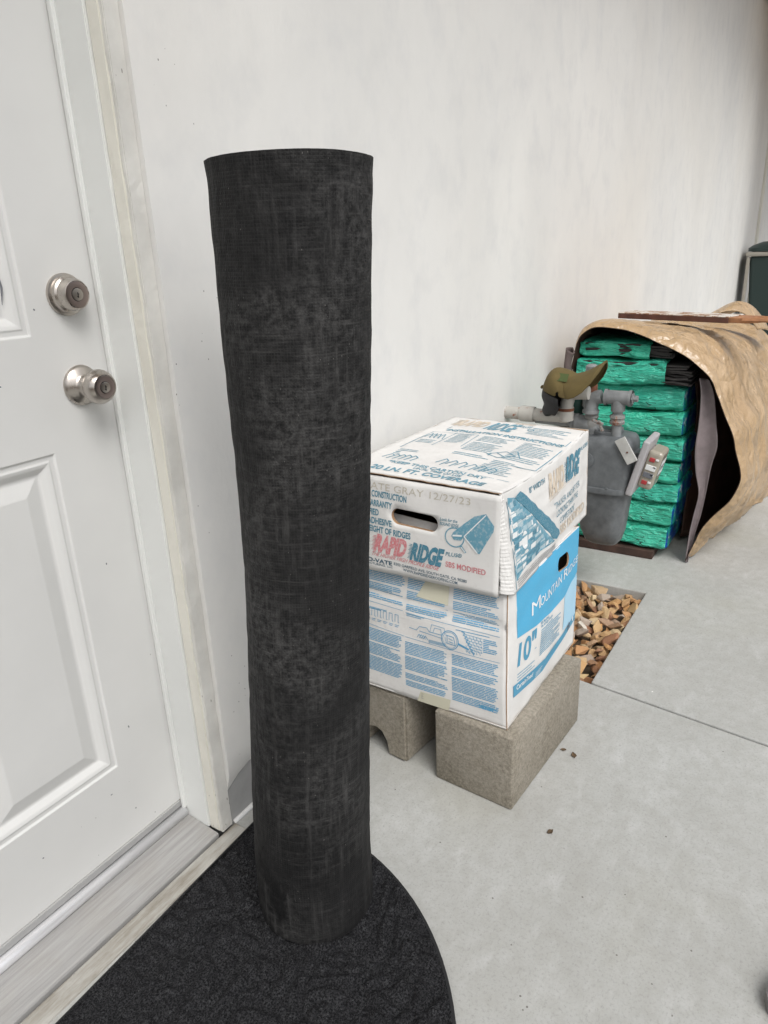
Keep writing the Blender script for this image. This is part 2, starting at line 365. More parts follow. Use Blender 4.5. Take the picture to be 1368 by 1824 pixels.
M['soffit'] = plain('brown_soffit', (.34, .19, .075), .8, bump=.4, bscale=30, var=.15); M['roof'] = plain('roof_edge', (.10, .085, .07), .9)
M['shoe'] = plain('brown_leather', (.045, .03, .025), .5, bump=.3, bscale=200); M['sole'] = plain('grey_rubber_sole', (.20, .19, .185), .7)
M['leaf'] = plain('dry_leaf', (.10, .065, .035), .8, var=.3); M['tape'] = plain('yellowed_tape', (.60, .58, .46), .22)
M['bead'] = plain('pale_caulk', (.7, .7, .69), .6, bump=.4, bscale=90)

# ============================================================ SETTING
Z0 = 0.0
tag(box('ground', (20, -20, -.16), (400, 400, .1), M['dirt'], bev=0), kind='structure')
def slab(x0, x1, y0, y1, name='concrete_slab'):
    o = box(name, ((x0 + x1) / 2, (y0 + y1) / 2, -.055), (x1 - x0, y1 - y0, .11), M['concrete'], bev=.004, seg=2); return tag(o, kind='structure')
# near slab is a quad whose far edge runs slightly oblique, following the joint
def slab_poly(name, P, mat=M['concrete'], top=0.0, th=.11):
    bm = bmesh.new(); vs = [bm.verts.new((x, y, top)) for x, y in P]; f = bm.faces.new(vs)
    r = bmesh.ops.extrude_face_region(bm, geom=[f]); 
    bmesh.ops.translate(bm, vec=(0, 0, -th), verts=[v for v in r['geom'] if isinstance(v, bmesh.types.BMVert)])
    bmesh.ops.recalc_face_normals(bm, faces=bm.faces)
    bmesh.ops.bevel(bm, geom=[e for e in bm.edges], offset=.004, segments=2, affect='EDGES', profile=.5)
    return tag(bm_obj(name, bm, mat), kind='structure')
jx = lambda y: 1.7775 + (y - .4693) * .130
slab_poly('concrete_slab', [(jx(-3.2), -3.2), (jx(.990), .990), (-1.6, .990), (-1.6, -3.2)])
slab_poly('concrete_slab', [(jx(-3.2) + .007, -3.2), (4.2, -3.2), (4.2, .990), (2.435, .990), (2.435, .472), (jx(.472) + .007, .472)])
slab_poly('concrete_slab', [(4.207, -3.2), (9.2, -3.2), (9.2, .990), (4.207, .990)])
slab_poly('concrete_slab', [(9.207, -3.2), (14.5, -3.2), (14.5, .990), (9.207, .990)])
# stained strip of slab in front of the sill
slab_poly('sill_ledge', [(-.6, .945), (.862, .950), (.862, .9895), (-.6, .9895)], M['ledge'], .004, .02)
# house wall with stucco skin and painted foundation
WY = .98
def wavy_panel(name, x0, x1, z0, z1, y, depth, mat, dx=.03, amp=.003, seed=0, lip=True):
    nx = max(2, int((x1 - x0) / dx)); nz = max(2, int((z1 - z0) / dx)); V, F = [], []
    for j in range(nz + 1):
        for i in range(nx + 1):
            x = x0 + (x1 - x0) * i / nx; z = z0 + (z1 - z0) * j / nz
            d = amp * noise.fractal(Vector((x * 1.6, seed, z * .8)), 1, 2, 3)
            yy = y + d
            if lip and j == 0: yy += .012; z += 0
            if lip and j == 0: z += .0
            if lip: z += .010 * noise.noise(Vector((x * 9, 3, 0))) * max(0, 1 - j / 2)
            if lip: # rounded corner towards the door casing at the very bottom left
                k = max(0, 1 - (x - x0) / .05)
                if j <= 2: z -= .028 * k * (1 - j / 3)
            V.append((x, yy, z))
    for j in range(nz):
        for i in range(nx):
            a = j * (nx + 1) + i; F.append((a, a + 1, a + nx + 2, a + nx + 1))
    n = len(V); 
    border = [i for i in range(nx + 1)] + [(j * (nx + 1) + nx) for j in range(1, nz + 1)] + [nz * (nx + 1) + i for i in range(nx - 1, -1, -1)] + [j * (nx + 1) for j in range(nz - 1, 0, -1)]
    for b in border: V.append((V[b][0], y + depth, V[b][2]))
    m = len(border)
    for k in range(m): k2 = (k + 1) % m; F.append((border[k2], border[k], n + k, n + k2))
    F.append(tuple(n + k for k in range(m)))
    o = mesh_obj(name, V, F, mat, smooth=False); fix_norm(o); return sharp(o, 50)
house = empty('house_wall', (4.5, 1.1, 0), 'long white stucco house wall running behind the tube and boxes', 'wall')
w_ = wavy_panel('stucco_skin', .853, 8.96, .125, 3.3, WY, .12, M['stucco'], .035, .0045); w_.parent = house; w_.location = -house.location
o = box('foundation', (4.91, 1.06, .05), (8.11, .134, .30), M['found'], house, bev=.003)
o = mesh_obj('caulk_bead', *tube_geo([(.86 + .3 * i, .9905, .0045) for i in range(28)], .006, 8), M['bead'], house, True)
# wall above door, and left of it
o = box('wall_above_door', (-.15, 1.04, 2.72), (2.0, .12, 1.18), M['stucco'], house, bev=.002)
o = box('wall_beside_door', (-.63, 1.04, 1.06), (1.0, .12, 2.12), M['stucco'], house, bev=.002)
o = box('wall_behind', (-.15, 1.22, 1.6), (2.3, .08, 3.4), M['soffit'], house, bev=0)
trim = empty('corner_trim', (8.99, .97, 0), 'cream corner board at the far end of the stucco wall', 'trim')
box('trim_board', (9.0, 1.0, 1.6), (.075, .09, 3.2), M['cream'], trim, bev=.004); box('trim_board', (9.09, 1.06, 1.6), (.09, .09, 3.2), M['trim'], trim, bev=.004)
tag(box('far_wall', (11.2, 1.22, 1.7), (4.2, .15, 3.4), M['stucco']), 'pale recessed wall beyond the cream corner board', 'wall')
# eave
eave = empty('roof_eave', (4.0, .6, 3.3), 'brown roof eave over the stucco wall, with added shade soffit at the far end', 'eave')
box('soffit', (4.6, .62, 3.34), (13.5, .80, .03), M['soffit'], eave, bev=0); box('fascia', (4.6, .20, 3.36), (13.5, .035, .18), M['roof'], eave, bev=.003)
box('added_shade_soffit', (9.5, .0, 3.05), (4.2, 1.92, .03), M['soffit'], eave, bev=0)  # unseen low soffit, added to darken and warm the far upper wall
for k in range(16): box('rafter', (-1.4 + .8 * k, .60, 3.27), (.04, .74, .10), M['soffit'], eave, bev=.002)

# ============================================================ DOOR
DY = 1.10
door = empty('front_door', (.36, DY, .03), 'white painted panelled exterior door with nickel knob and deadbolt', 'door')
PAN = [(.415, .6802, .241, .886), (.415, .6802, 1.079, 1.74), (.415, .6802, 1.83, 1.98), (.035, .30, .241, .886), (.035, .30, 1.079, 1.74), (.035, .30, 1.83, 1.98)]
def door_mesh():
    X0, X1, Zb, Zt = -.10, .8122, .058, 2.08
    xs = sorted({X0, X1, .035, .30, .415, .6802}); zs = sorted({Zb, Zt, .241, .886, 1.079, 1.74, 1.83, 1.98})
    bm = bmesh.new(); vd = {}
    def v(x, y, z):
        k = (round(x, 5), round(y, 5), round(z, 5))
        if k not in vd: vd[k] = bm.verts.new((x, y, z))
        return vd[k]
    for i in range(len(xs) - 1):
        for j in range(len(zs) - 1):
            a, b, c, d = xs[i], xs[i + 1], zs[j], zs[j + 1]
            if any(abs(a - p[0]) < 1e-5 and abs(b - p[1]) < 1e-5 and abs(c - p[2]) < 1e-5 and abs(d - p[3]) < 1e-5 for p in PAN):
                prof = [(0, 0), (.003, .0035), (.010, .0035), (.013, .002), (.019, .004), (.030, .0125), (.033, .0130), (.036, .0125), (.060, .0050), (.0625, .0045)]
                for (d0, y0), (d1, y1) in zip(prof, prof[1:]):
                    q0 = [(a + d0, c + d0), (b - d0, c + d0), (b - d0, d - d0), (a + d0, d - d0)]; q1 = [(a + d1, c + d1), (b - d1, c + d1), (b - d1, d - d1), (a + d1, d - d1)]
                    for k in range(4):
                        k2 = (k + 1) % 4
                        bm.faces.new([v(q0[k][0], DY + y0, q0[k][1]), v(q0[k2][0], DY + y0, q0[k2][1]), v(q1[k2][0], DY + y1, q1[k2][1]), v(q1[k][0], DY + y1, q1[k][1])])
                bm.faces.new([v(x, DY + y1, z) for x, z in q1])
            else:
                bm.faces.new([v(a, DY, c), v(b, DY, c), v(b, DY, d), v(a, DY, d)])
    bnd = [e for e in bm.edges if e.is_boundary]
    r = bmesh.ops.extrude_edge_only(bm, edges=bnd); nv = [q for q in r['geom'] if isinstance(q, bmesh.types.BMVert)]
    for q in nv: q.co.y = DY + .044
    bmesh.ops.recalc_face_normals(bm, faces=bm.faces)
    return bm
dpan = bm_obj('door_leaf', door_mesh(), M['door'], door)
md = dpan.modifiers.new('bevel', 'BEVEL'); md.width = .0012; md.segments = 2; md.limit_method = 'ANGLE'; md.angle_limit = rad(12)
# scratch on upper panel, small dents
tube('scratch', [(.647, DY + .0058, 1.13), (.651, DY + .0050, 1.155), (.6495, DY + .0048, 1.185)], [.0004, .0016, .0004], M['ink_grey'], door, 6)
for (x, z) in ((.694, 1.1195), (.7015, .1205), (.738, .66), (.612, 1.01), (.655, .19), (.50, .165), (.72, .31)):
    a = R_.uniform(0, 3); box('paint_chip', (x, DY - .0002, z), (.0045 * R_.uniform(.6, 1.2), .0008, .0022), M['ink_grey'], door, rot=Matrix.Rotation(a, 3, 'Y'), bev=.0003, seg=1)
# hardware
AX = (0, -1, 0)
def lock(name, x, z, knob):
    base = (x, DY, z)
    if not knob:
        dl = lathe('deadbolt', [(0, .0335), (.003, .0340), (.006, .0335), (.007, .0300), (.012, .0300), (.016, .0292), (.0185, .0262), (.0205, .0262), (.030, .0248), (.034, .0225), (.0345, .0213), (.0335, .0205)], base, AX, M['nickel'], door)
        rr, h = .0203, .0340
    else:
        dl = lathe('knob', [(0, .0335), (.003, .0345), (.006, .0335), (.008, .031), (.011, .0285), (.014, .0205), (.018, .0165), (.026, .0140), (.031, .0150), (.035, .0205), (.041, .0262), (.048, .0290), (.055, .0284), (.061, .0252), (.0655, .0212), (.0657, .0192), (.0645, .0188)], base, AX, M['nickel'], door)
        rr, h = .0186, .0650
    ring = lathe('lock_ring', [(h - .002, rr), (h + .0006, rr), (h + .0008, rr - .001), (h + .0004, rr * .55), (h - .0002, rr * .52)], base, AX, M['nickel_rose'], dl)
    g = lathe('gap_ring', [(h - .001, rr * .53), (h + .0002, rr * .53), (h + .0002, rr * .5)], base, AX, M['black'], dl)
    cy = lathe('key_cylinder', [(h - .001, rr * .49), (h + .0014, rr * .49), (h + .0016, rr * .45)], base, AX, M['nickel'], dl)
    y = DY - h - .0019
    box('keyhole', (x, y, z - .001), (.0012, .0006, .0085), M['black'], dl, bev=0)
    box('keyhole', (x - .0008, y, z - .0035), (.0022, .0006, .0012), M['black'], dl, bev=0); box('keyhole', (x + .0012, y, z + .0005), (.002, .0006, .0012), M['black'], dl, bev=0)
lock('deadbolt', .753, 1.139, False); lock('knob', .7525, .990, True)
# frame
fr = empty('door_frame', (.83, 1.05, 0), 'white and cream wooden frame around the front door', 'door frame')
box('weather_stop', (.8145, DY - .006, 1.07), (.0060, .016, 2.06), M['jamb'], fr, bev=.0025)
box('weather_strip', (.8098, DY - .0100, 1.07), (.0045, .010, 2.06), M['jamb'], fr, bev=.0018)
def rough_bar(name, c, s, mat, amp, parent, dz=.012):
    bm = bmesh.new(); n = int(s[2] / dz); ring = []
    for i in range(n + 1):
        z = c[2] - s[2] / 2 + s[2] * i / n; r = []
        for j, (sx, sy) in enumerate(((-1, -1), (0, -1), (1, -1), (1, 1), (-1, 1), (-1, 0))):
            d = amp * noise.noise(Vector((z * 22, j * 7.3, c[0] * 9))) + amp * .5 * noise.noise(Vector((z * 70, j * 3.3, 5)))
            r.append(bm.verts.new((c[0] + sx * s[0] / 2 + (d if sx else 0), c[1] + sy * s[1] / 2 + (d if sy else 0), z)))
        ring.append(r)
    for a, b in zip(ring, ring[1:]):
        for k in range(6): bm.faces.new((a[k], a[(k + 1) % 6], b[(k + 1) % 6], b[k]))
    bm.faces.new(ring[0]); bm.faces.new(ring[-1]); bmesh.ops.recalc_face_normals(bm, faces=bm.faces)
    bmesh.ops.bevel(bm, geom=[e for e in bm.edges if e.calc_face_angle(0) > .8], offset=.0015, segments=2, affect='EDGES')
    return bm_obj(name, bm, mat, parent)
rough_bar('jamb', (.8355, 1.063, 1.06), (.037, .078, 2.10), M['jamb'], .0004, fr)
rough_bar('brick_mould', (.8415, 1.010, 1.063), (.040, .027, 2.11), M['cream'], .0012, fr)
rough_bar('outer_casing', (.8385, .9945, 1.066), (.030, .012, 2.12), M['trim'], .0012, fr)
rough_bar('jamb', (-.125, 1.063, 1.06), (.037, .078, 2.10), M['jamb'], .0004, fr)
box('head_jamb', (.355, 1.055, 2.10), (.99, .09, .03), M['jamb'], fr)
sl = empty('door_threshold', (.36, 1.05, 0), 'grey painted sill with rounded aluminium strip under the white door', 'threshold')
bm = bmesh.new()
prof = [(.9952, -.02), (.9952, .005), (.9965, .0075), (1.06, .016), (1.088, .019), (1.150, .019), (1.150, -.02)]
for x in (-.20, .8165):
    pass
V = [(x, y, z) for x in (-.20, .8160) for (y, z) in prof]; n_ = len(prof)
F = [tuple(range(n_)), tuple(range(n_, 2 * n_))[::-1]] + [(i, (i + 1) % n_, n_ + (i + 1) % n_, n_ + i) for i in range(n_)]
o = mesh_obj('sill', V, F, M['sill'], sl); fix_norm(o)
V, F = tube_geo([(-.10, 1.092, .030), (.812, 1.092, .030)], .0125, 24); o = mesh_obj('aluminium_strip', V, F, M['alum'], sl, True); fix_norm(o)
box('strip_base', (.356, 1.101, .020), (.912, .018, .012), M['alum'], sl, bev=.001)
box('door_sweep', (.356, 1.104, .050), (.908, .016, .016), M['found'], sl, bev=.002)

# ============================================================ TUBE OF ROOFING MEMBRANE
# one rolled membrane: centre line and radius per height
SEC = [(.0115, .7965, .7080, .1060), (.020, .7968, .7085, .1078), (.129, .8055, .7145, .1078), (.28, .811, .7085, .1062), (.445, .8165, .7012, .1035), (.58, .821, .695, .1012), (.714, .8252, .6885, .1003),
       (.83, .828, .684, .1018), (.9385, .8298, .6815, .1036), (1.072, .8318, .678, .1066), (1.188, .8342, .6745, .1086), (1.28, .8358, .672, .1102), (1.305, .8362, .6715, .1109)]
def sec_at(z):
    for a, b in zip(SEC, SEC[1:]):
        if z <= b[0] + 1e-9:
            t = (z - a[0]) / (b[0] - a[0]); return [a[i] + (b[i] - a[i]) * t for i in range(1, 4)]
    return SEC[-1][1:]
def make_tube():
    NZ, NA = 200, 220; V, F, UV = [], [], []
    z0, z1 = .0115, 1.305
    for j in range(NZ + 1):
        z = z0 + (z1 - z0) * j / NZ; cx, cy, r = sec_at(z)
        for i in range(NA + 1):
            t = 2 * math.pi * i / NA
            q = Vector((math.cos(t) * 1.2, math.sin(t) * 1.2, z * 2.2))
            d = .0007 * noise.fractal(q * 1.3, 1, 2, 3) + .0006 * noise.noise(Vector((math.cos(t) * 9, math.sin(t) * 9, z * 3))) * (.4 + .6 * z)
            d += .0012 * noise.noise(Vector((math.cos(t) * 2, math.sin(t) * 2, z * 32)))
            d += .0006 * noise.noise(Vector((math.cos(t) * 22, math.sin(t) * 22, z * 40)))
            # faint spiral overlap line
            top = 1.305 + .0012 * noise.noise(Vector((math.cos(t) * 1.5, math.sin(t) * 1.5, 4)))
            zz = z if j < NZ else top
            fl = .0012 * max(0, (z - 1.285) / .02)
            # lapped outer edge of the roll: a 2 mm step that runs down the roll on its left-hand side
            lap = .0028 * max(0, 1 - ((t - 2.35) % (2 * math.pi)) / 2.2)
            rr = r + d + fl + lap
            V.append((cx + math.cos(t) * rr, cy + math.sin(t) * rr, zz)); UV.append((t * .105, z))
    for j in range(NZ):
        for i in range(NA):
            a = j * (NA + 1) + i; F.append((a, a + 1, a + NA + 2, a + NA + 1))
    return V, F, UV
V, F, UV = make_tube()
tb = empty('roofing_roll', (.797, .708, .0115), 'tall black roll of roofing membrane standing upright on the half-round doormat', 'roofing roll')
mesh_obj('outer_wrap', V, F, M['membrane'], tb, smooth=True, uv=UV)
# inner windings: a spiral sheet seen from the ends
def spiral():
    V, F = [], []; zs = [.0125] + [.0125 + 1.286 * k / 10 for k in range(1, 11)]; N = 420; turns = 6.0
    for i in range(N + 1):
        t = 2 * math.pi * turns * i / N; f = i / N
        for z in zs:
            cx, cy, r = sec_at(z); rr = (r - .0025) * (1 - .30 * f); V.append((cx + math.cos(t) * rr, cy + math.sin(t) * rr, z - (.004 * f if z > 1.2 else 0)))
    m = len(zs)
    for i in range(N):
        for k in range(m - 1): a = i * m + k; F.append((a, a + 1, a + m + 1, a + m))
    return V, F
V, F = spiral(); o = mesh_obj('inner_windings', V, F, M['core'], tb, True); md = o.modifiers.new('th', 'SOLIDIFY'); md.thickness = .003
# loose edge tab at the rim (left)
cx, cy, r = sec_at(1.3)
a0 = math.atan2(.84516, -.53317)
tube('loose_edge', [(cx + math.cos(a0) * (r + .0005), cy + math.sin(a0) * (r + .0005), 1.288), (cx + math.cos(a0) * (r + .0022), cy + math.sin(a0) * (r + .0022), 1.300), (cx + math.cos(a0) * (r + .005), cy + math.sin(a0) * (r + .005), 1.3035)], [.0012, .002, .0008], M['membrane'], tb, 8)

# ============================================================ DOORMAT
def mat_outline(inset=0):
    P = []; cx, cy, r = .4349, .8036, .52 - inset
    P.append((-.085 + inset, .918 - inset)); P.append((-.085 + inset, .82))
    for k in range(0, 61):
        t = math.pi + math.pi * k / 60; P.append((cx + math.cos(t) * r, cy + math.sin(t) * r))
    P.append((.953 - inset, .88)); P.append((.945 - inset, .956 - inset))
    return P
def inside(P, x, y):
    c = False; n = len(P)
    for i in range(n):
        x1, y1 = P[i]; x2, y2 = P[(i + 1) % n]
        if (y1 > y) != (y2 > y) and x < (x2 - x1) * (y - y1) / (y2 - y1) + x1: c = not c
    return c
def mat_height(x, y):
    q = Vector((x * 17, y * 17, 0)); wv = noise.noise(q * .7 + Vector((3, 1, 0))) * 1.0
    a = abs(noise.noise(Vector((x * 17 + wv, y * 26 + wv, 2.0)))); b = abs(noise.noise(Vector((x * 30, y * 20 + wv, 7.0))))
    fade = .35 + .65 * max(0, min(1, (x - .42) / .3))
    ridge = min(1, a * 4.5) * min(1, b * 5)
    return max(-.0045, .0125 * (ridge - .6) * fade) + .0009 * noise.noise(Vector((x * 90, y * 90, 1)))
def make_mat():
    P = mat_outline(.006); xs0, xs1, ys0, ys1 = -.09, .96, .27, .96; st = .0045
    pts = [Vector(p) for p in P]; nb = len(pts); nx = int((xs1 - xs0) / st); ny = int((ys1 - ys0) / st)
    Pin = mat_outline(.011)
    for j in range(ny):
        for i in range(nx):
            x = xs0 + (i + .5 * (j % 2)) * st; y = ys0 + j * st
            if x > .10 and inside(Pin, x, y): pts.append(Vector((x, y)))
    r = delaunay_2d_cdt(pts, [], [list(range(nb))], 1, 1e-6)
    V = [(v[0], v[1], .0095 + (mat_height(v[0], v[1]) if inside(Pin, v[0], v[1]) else 0)) for v in r[0]]
    return V, [tuple(f) for f in r[2]]
V, F = make_mat()
mt = empty('doormat', (.43, .8, 0), 'black half-round doormat with embossed vine pattern under the roofing roll', 'doormat')
o = mesh_obj('carpet_top', V, F, M['mat'], mt, True); fix_norm(o)
if o.data.polygons[50].normal.z < 0: o.data.flip_normals()
P0 = mat_outline(0); P1 = mat_outline(.006); n_ = len(P0)
V = [(x, y, .001) for x, y in P0] + [(x, y, .0055) for x, y in P0] + [(x, y, .0078) for x, y in P1]
F = [(i, (i + 1) % n_, n_ + (i + 1) % n_, n_ + i) for i in range(n_)] + [(n_ + i, n_ + (i + 1) % n_, 2 * n_ + (i + 1) % n_, 2 * n_ + i) for i in range(n_)] + [tuple(range(n_))]
o = mesh_obj('rubber_border', V, F, M['mat_edge'], mt); fix_norm(o)

# ============================================================ CINDER BLOCKS
def block(label, p0, ang, size, notch=False):
    """p0 = near/right bottom corner (min X, min Y); local x along length"""
    L, W, H = size; root = empty('cinder_block', (p0[0], p0[1], 0), label, 'cinder block', 'cinder blocks under the cartons')
    bm = bmesh.new()
    if not notch:
        box_bm(bm, (L / 2, W / 2, H / 2), (L, W, H), bev=.005, seg=2)
    else:
        nw = .062; prof = [(0, 0), (W / 2 - nw / 2 - .006, 0), (W / 2 - nw / 2, .035), (W / 2 - nw / 2 + .014, .058), (W / 2, .064), (W / 2 + nw / 2 - .014, .058), (W / 2 + nw / 2, .035), (W / 2 + nw / 2 + .006, 0), (W, 0), (W, H), (0, H)]
        a = [bm.verts.new((0, y, z)) for y, z in prof]; b = [bm.verts.new((L, y, z)) for y, z in prof]
        bm.faces.new(a); bm.faces.new(b[::-1])
        for i in range(len(prof)): k = (i + 1) % len(prof); bm.faces.new((a[i], b[i], b[k], a[k]))
        bmesh.ops.recalc_face_normals(bm, faces=bm.faces)
        bmesh.ops.bevel(bm, geom=[e for e in bm.edges if e.calc_face_angle(0) > .7], offset=.006, segments=2, affect='EDGES')
    bmesh.ops.triangulate(bm, faces=[f for f in bm.faces if len(f.verts) > 4])
    for v in bm.verts:
        v.co += v.normal * .0012 * noise.noise(v.co * 40 + Vector((p0[0] * 9, 0, 0)))
    M4 = Matrix.Translation((p0[0], p0[1], .0005)) @ Matrix.Rotation(ang, 4, 'Z'); bmesh.ops.transform(bm, matrix=M4, verts=bm.verts)
    o = bm_obj('block_body', bm, M['block'], root); sharp(o, 60); return root
block('grey brown cinder block under the near edge of the cartons, facing the open slab', (1.2008, .4731), rad(-3.6), (.392, .199, .190))
block('grey brown cinder block with notched end, half hidden behind the roofing roll', (1.222, .7567), rad(-6), (.39, .192, .190), True)

# ============================================================ PRINTING ON PANELS
TXT = {}
def text_tris(s, bold):
    k = (s, bold)
    if k not in TXT:
        cu = bpy.data.curves.new('t', 'FONT'); cu.body = s; cu.offset = bold; cu.resolution_u = 3
        o = bpy.data.objects.new('t', cu); C.objects.link(o); me = bpy.data.meshes.new_from_object(o)
        vs = [(v.co.x, v.co.y) for v in me.vertices]; fs = [tuple(p.vertices) for p in me.polygons]
        bpy.data.objects.remove(o); bpy.data.curves.remove(cu); bpy.data.meshes.remove(me)
        x0 = min(v[0] for v in vs); x1 = max(v[0] for v in vs)
        TXT[k] = ([((x - x0) / (x1 - x0), y / .69) for x, y in vs], fs)
    return TXT[k]
class Print:
    def __init__(s, P, off=.0007): s.P = P; s.V = []; s.F = []; s.off = off
    def add(s, uv, faces):
        n = len(s.V); s.V += uv; s.F += [tuple(n + i for i in f) for f in faces]
    def text(s, t, u0, v0, u1, v1, h, slant=0.0, bold=0.0):
        """baseline from (u0,v0) to (u1,v1), cap height h (v units), slant = du per dv"""
        vs, fs = text_tris(t, bold)
        s.add([(u0 + (u1 - u0) * x + slant * y * h, v0 + (v1 - v0) * x + y * h) for x, y in vs], fs)
    def quad(s, a, b, c, d, nu=1, nv=1):
        g = []
        for j in range(nv + 1):
            for i in range(nu + 1):
                x = i / nu; y = j / nv
                g.append(tuple((a[k] * (1 - x) + b[k] * x) * (1 - y) + (d[k] * (1 - x) + c[k] * x) * y for k in (0, 1)))
        s.add(g, [(j * (nu + 1) + i, j * (nu + 1) + i + 1, (j + 1) * (nu + 1) + i + 1, (j + 1) * (nu + 1) + i) for j in range(nv) for i in range(nu)])
    def rect(s, u0, v0, u1, v1, nu=1, nv=1): s.quad((u0, v0), (u1, v0), (u1, v1), (u0, v1), nu, nv)
    def line(s, pts, w, asp=1.0):
        """asp = panel width / height in metres; w in v units"""
        for (a, b) in zip(pts, pts[1:]):
            dx = (b[0] - a[0]) * asp; dy = b[1] - a[1]; l = math.hypot(dx, dy) or 1; nx = -dy / l * w / 2 / asp; ny = dx / l * w / 2
            k = max(1, int(l / .12)); s.quad((a[0] - nx, a[1] - ny), (b[0] - nx, b[1] - ny), (b[0] + nx, b[1] + ny), (a[0] + nx, a[1] + ny), k, 1)
    def poly(s, pts, step=.06):
        pv = [Vector(p) for p in pts]; n = len(pv); xs = [p[0] for p in pts]; ys = [p[1] for p in pts]
        x = min(xs) + step / 2
        while x < max(xs):
            y = min(ys) + step / 2
            while y < max(ys):
                if inside(pts, x, y): pv.append(Vector((x, y)))
                y += step
            x += step
        r = delaunay_2d_cdt(pv, [], [list(range(n))], 1, 1e-6); s.add([(v[0], v[1]) for v in r[0]], [tuple(f) for f in r[2]])
    def para(s, u0, u1, v1, v0, dv, h, rng, ragged=.12, slope=0.0, gaps=()):
        """lines of tiny type shown as word-length dashes"""
        v = v1
        while v > v0:
            if not any(a < v < b for a, b in gaps):
                end = u1 - rng.random() * ragged * (u1 - u0) * (3 if rng.random() < .18 else 1); u = u0
                while u < end - .004:
                    wd = min(rng.uniform(.018, .085), end - u)
                    f = (u - u0); s.quad((u, v + slope * f), (u + wd, v + slope * (f + wd)), (u + wd, v + h + slope * (f + wd)), (u, v + h + slope * f)); u += wd + .0035
            v -= dv
    def build(s, name, mat, parent):
        if not s.V: return
        V = []
        for (u, v) in s.V:
            p = s.P(u, v); e = .004; du = s.P(u + e, v) - s.P(u - e, v); dv = s.P(u, v + e) - s.P(u, v - e)
            V.append(p + du.cross(dv).normalized() * s.off)
        return mesh_obj(name, V, s.F, mat, parent)
def bil(Q, bump=None):
    Q = [Vector(q) for q in Q]
    n = (Q[1] - Q[0]).cross(Q[3] - Q[0]).normalized()
    def P(u, v):
        p = (Q[0] * (1 - u) + Q[1] * u) * (1 - v) + (Q[3] * (1 - u) + Q[2] * u) * v
        return p + n * bump(u, v) if bump else p
    return P
def panel(name, P, W, H, mats, parent, holes=(), th=.004, step=.012, kraft_rim=False):
    """cardboard sheet: outer face, inner face, kraft rim round outline and holes. holes = (cu, cv, half width, half height, slope) in u,v"""
    nu, nv = max(3, int(W / step)), max(3, int(H / step)); pts = []; ed = []
    out = [(i / nu, 0) for i in range(nu)] + [(1, j / nv) for j in range(nv)] + [(1 - i / nu, 1) for i in range(nu)] + [(0, 1 - j / nv) for j in range(nv)]
    loops = [out]; hp = []
    for (cu, cv, a, b, sl_) in holes:
        L = []; bm_ = b * H; am = a * W
        for k in range(32):
            t = 2 * math.pi * k / 32; cx_ = (am - bm_) * (1 if math.cos(t) >= 0 else -1) + bm_ * math.cos(t); cy_ = bm_ * math.sin(t)
            L.append((cu + cx_ / W, cv + cy_ / H + sl_ * cx_ / W))
        loops.append(L); hp.append(L)
    for L in loops:
        s0 = len(pts); pts += L; ed += [(s0 + i, s0 + (i + 1) % len(L)) for i in range(len(L))]
    for j in range(1, nv):
        for i in range(1, nu):
            u, v = i / nu, j / nv
            if any(inside([(cu + (x - cu) * 1.12, cv + (y - cv) * 1.2) for x, y in L], u, v) for L, (cu, cv, _, _, _) in zip(hp, holes)): continue
            pts.append((u, v))
    r = delaunay_2d_cdt([Vector((p[0] * W, p[1] * H)) for p in pts], ed, [], 0, 1e-7)
    uv = [(v[0] / W, v[1] / H) for v in r[0]]
    tri = [f for f in r[2] if not any(inside(L, sum(uv[i][0] for i in f) / 3, sum(uv[i][1] for i in f) / 3) for L in hp)]
    V, Bk = [], []
    for (u, v) in uv:
        p = P(u, v); e = .004; n = (P(u + e, v) - P(u - e, v)).cross(P(u, v + e) - P(u, v - e)).normalized(); V.append(p); Bk.append(p - n * th)
    N = len(V); F = [tuple(f) for f in tri]; mi = [0] * len(F)
    F2 = [tuple(N + i for i in reversed(f)) for f in tri]; F += F2; mi += [1] * len(F2)
    from collections import Counter
    cnt = Counter(); 
    for f in tri:
        for a, b in zip(f, f[1:] + f[:1] if isinstance(f, list) else tuple(f[1:]) + (f[0],)): cnt[(a, b)] += 1
    for (a, b) in list(cnt):
        if (b, a) not in cnt:
            e_ = uv[a]; edge_ = min(e_[0], 1 - e_[0], e_[1], 1 - e_[1]) < .002
            F.append((b, a, N + a, N + b)); mi.append(0 if edge_ and not kraft_rim else 2)
    o = mesh_obj(name, V + Bk, F, None, parent, mats=mats, mi=mi)
    sm = [True if m == 0 else False for m in mi]; o.data.polygons.foreach_set('use_smooth', sm); return o
CM = [M['carton'], M['kraft_in'], M['kraft']]
CMW = [M['carton'], M['carton'], M['kraft']]
rng = random.Random(3)

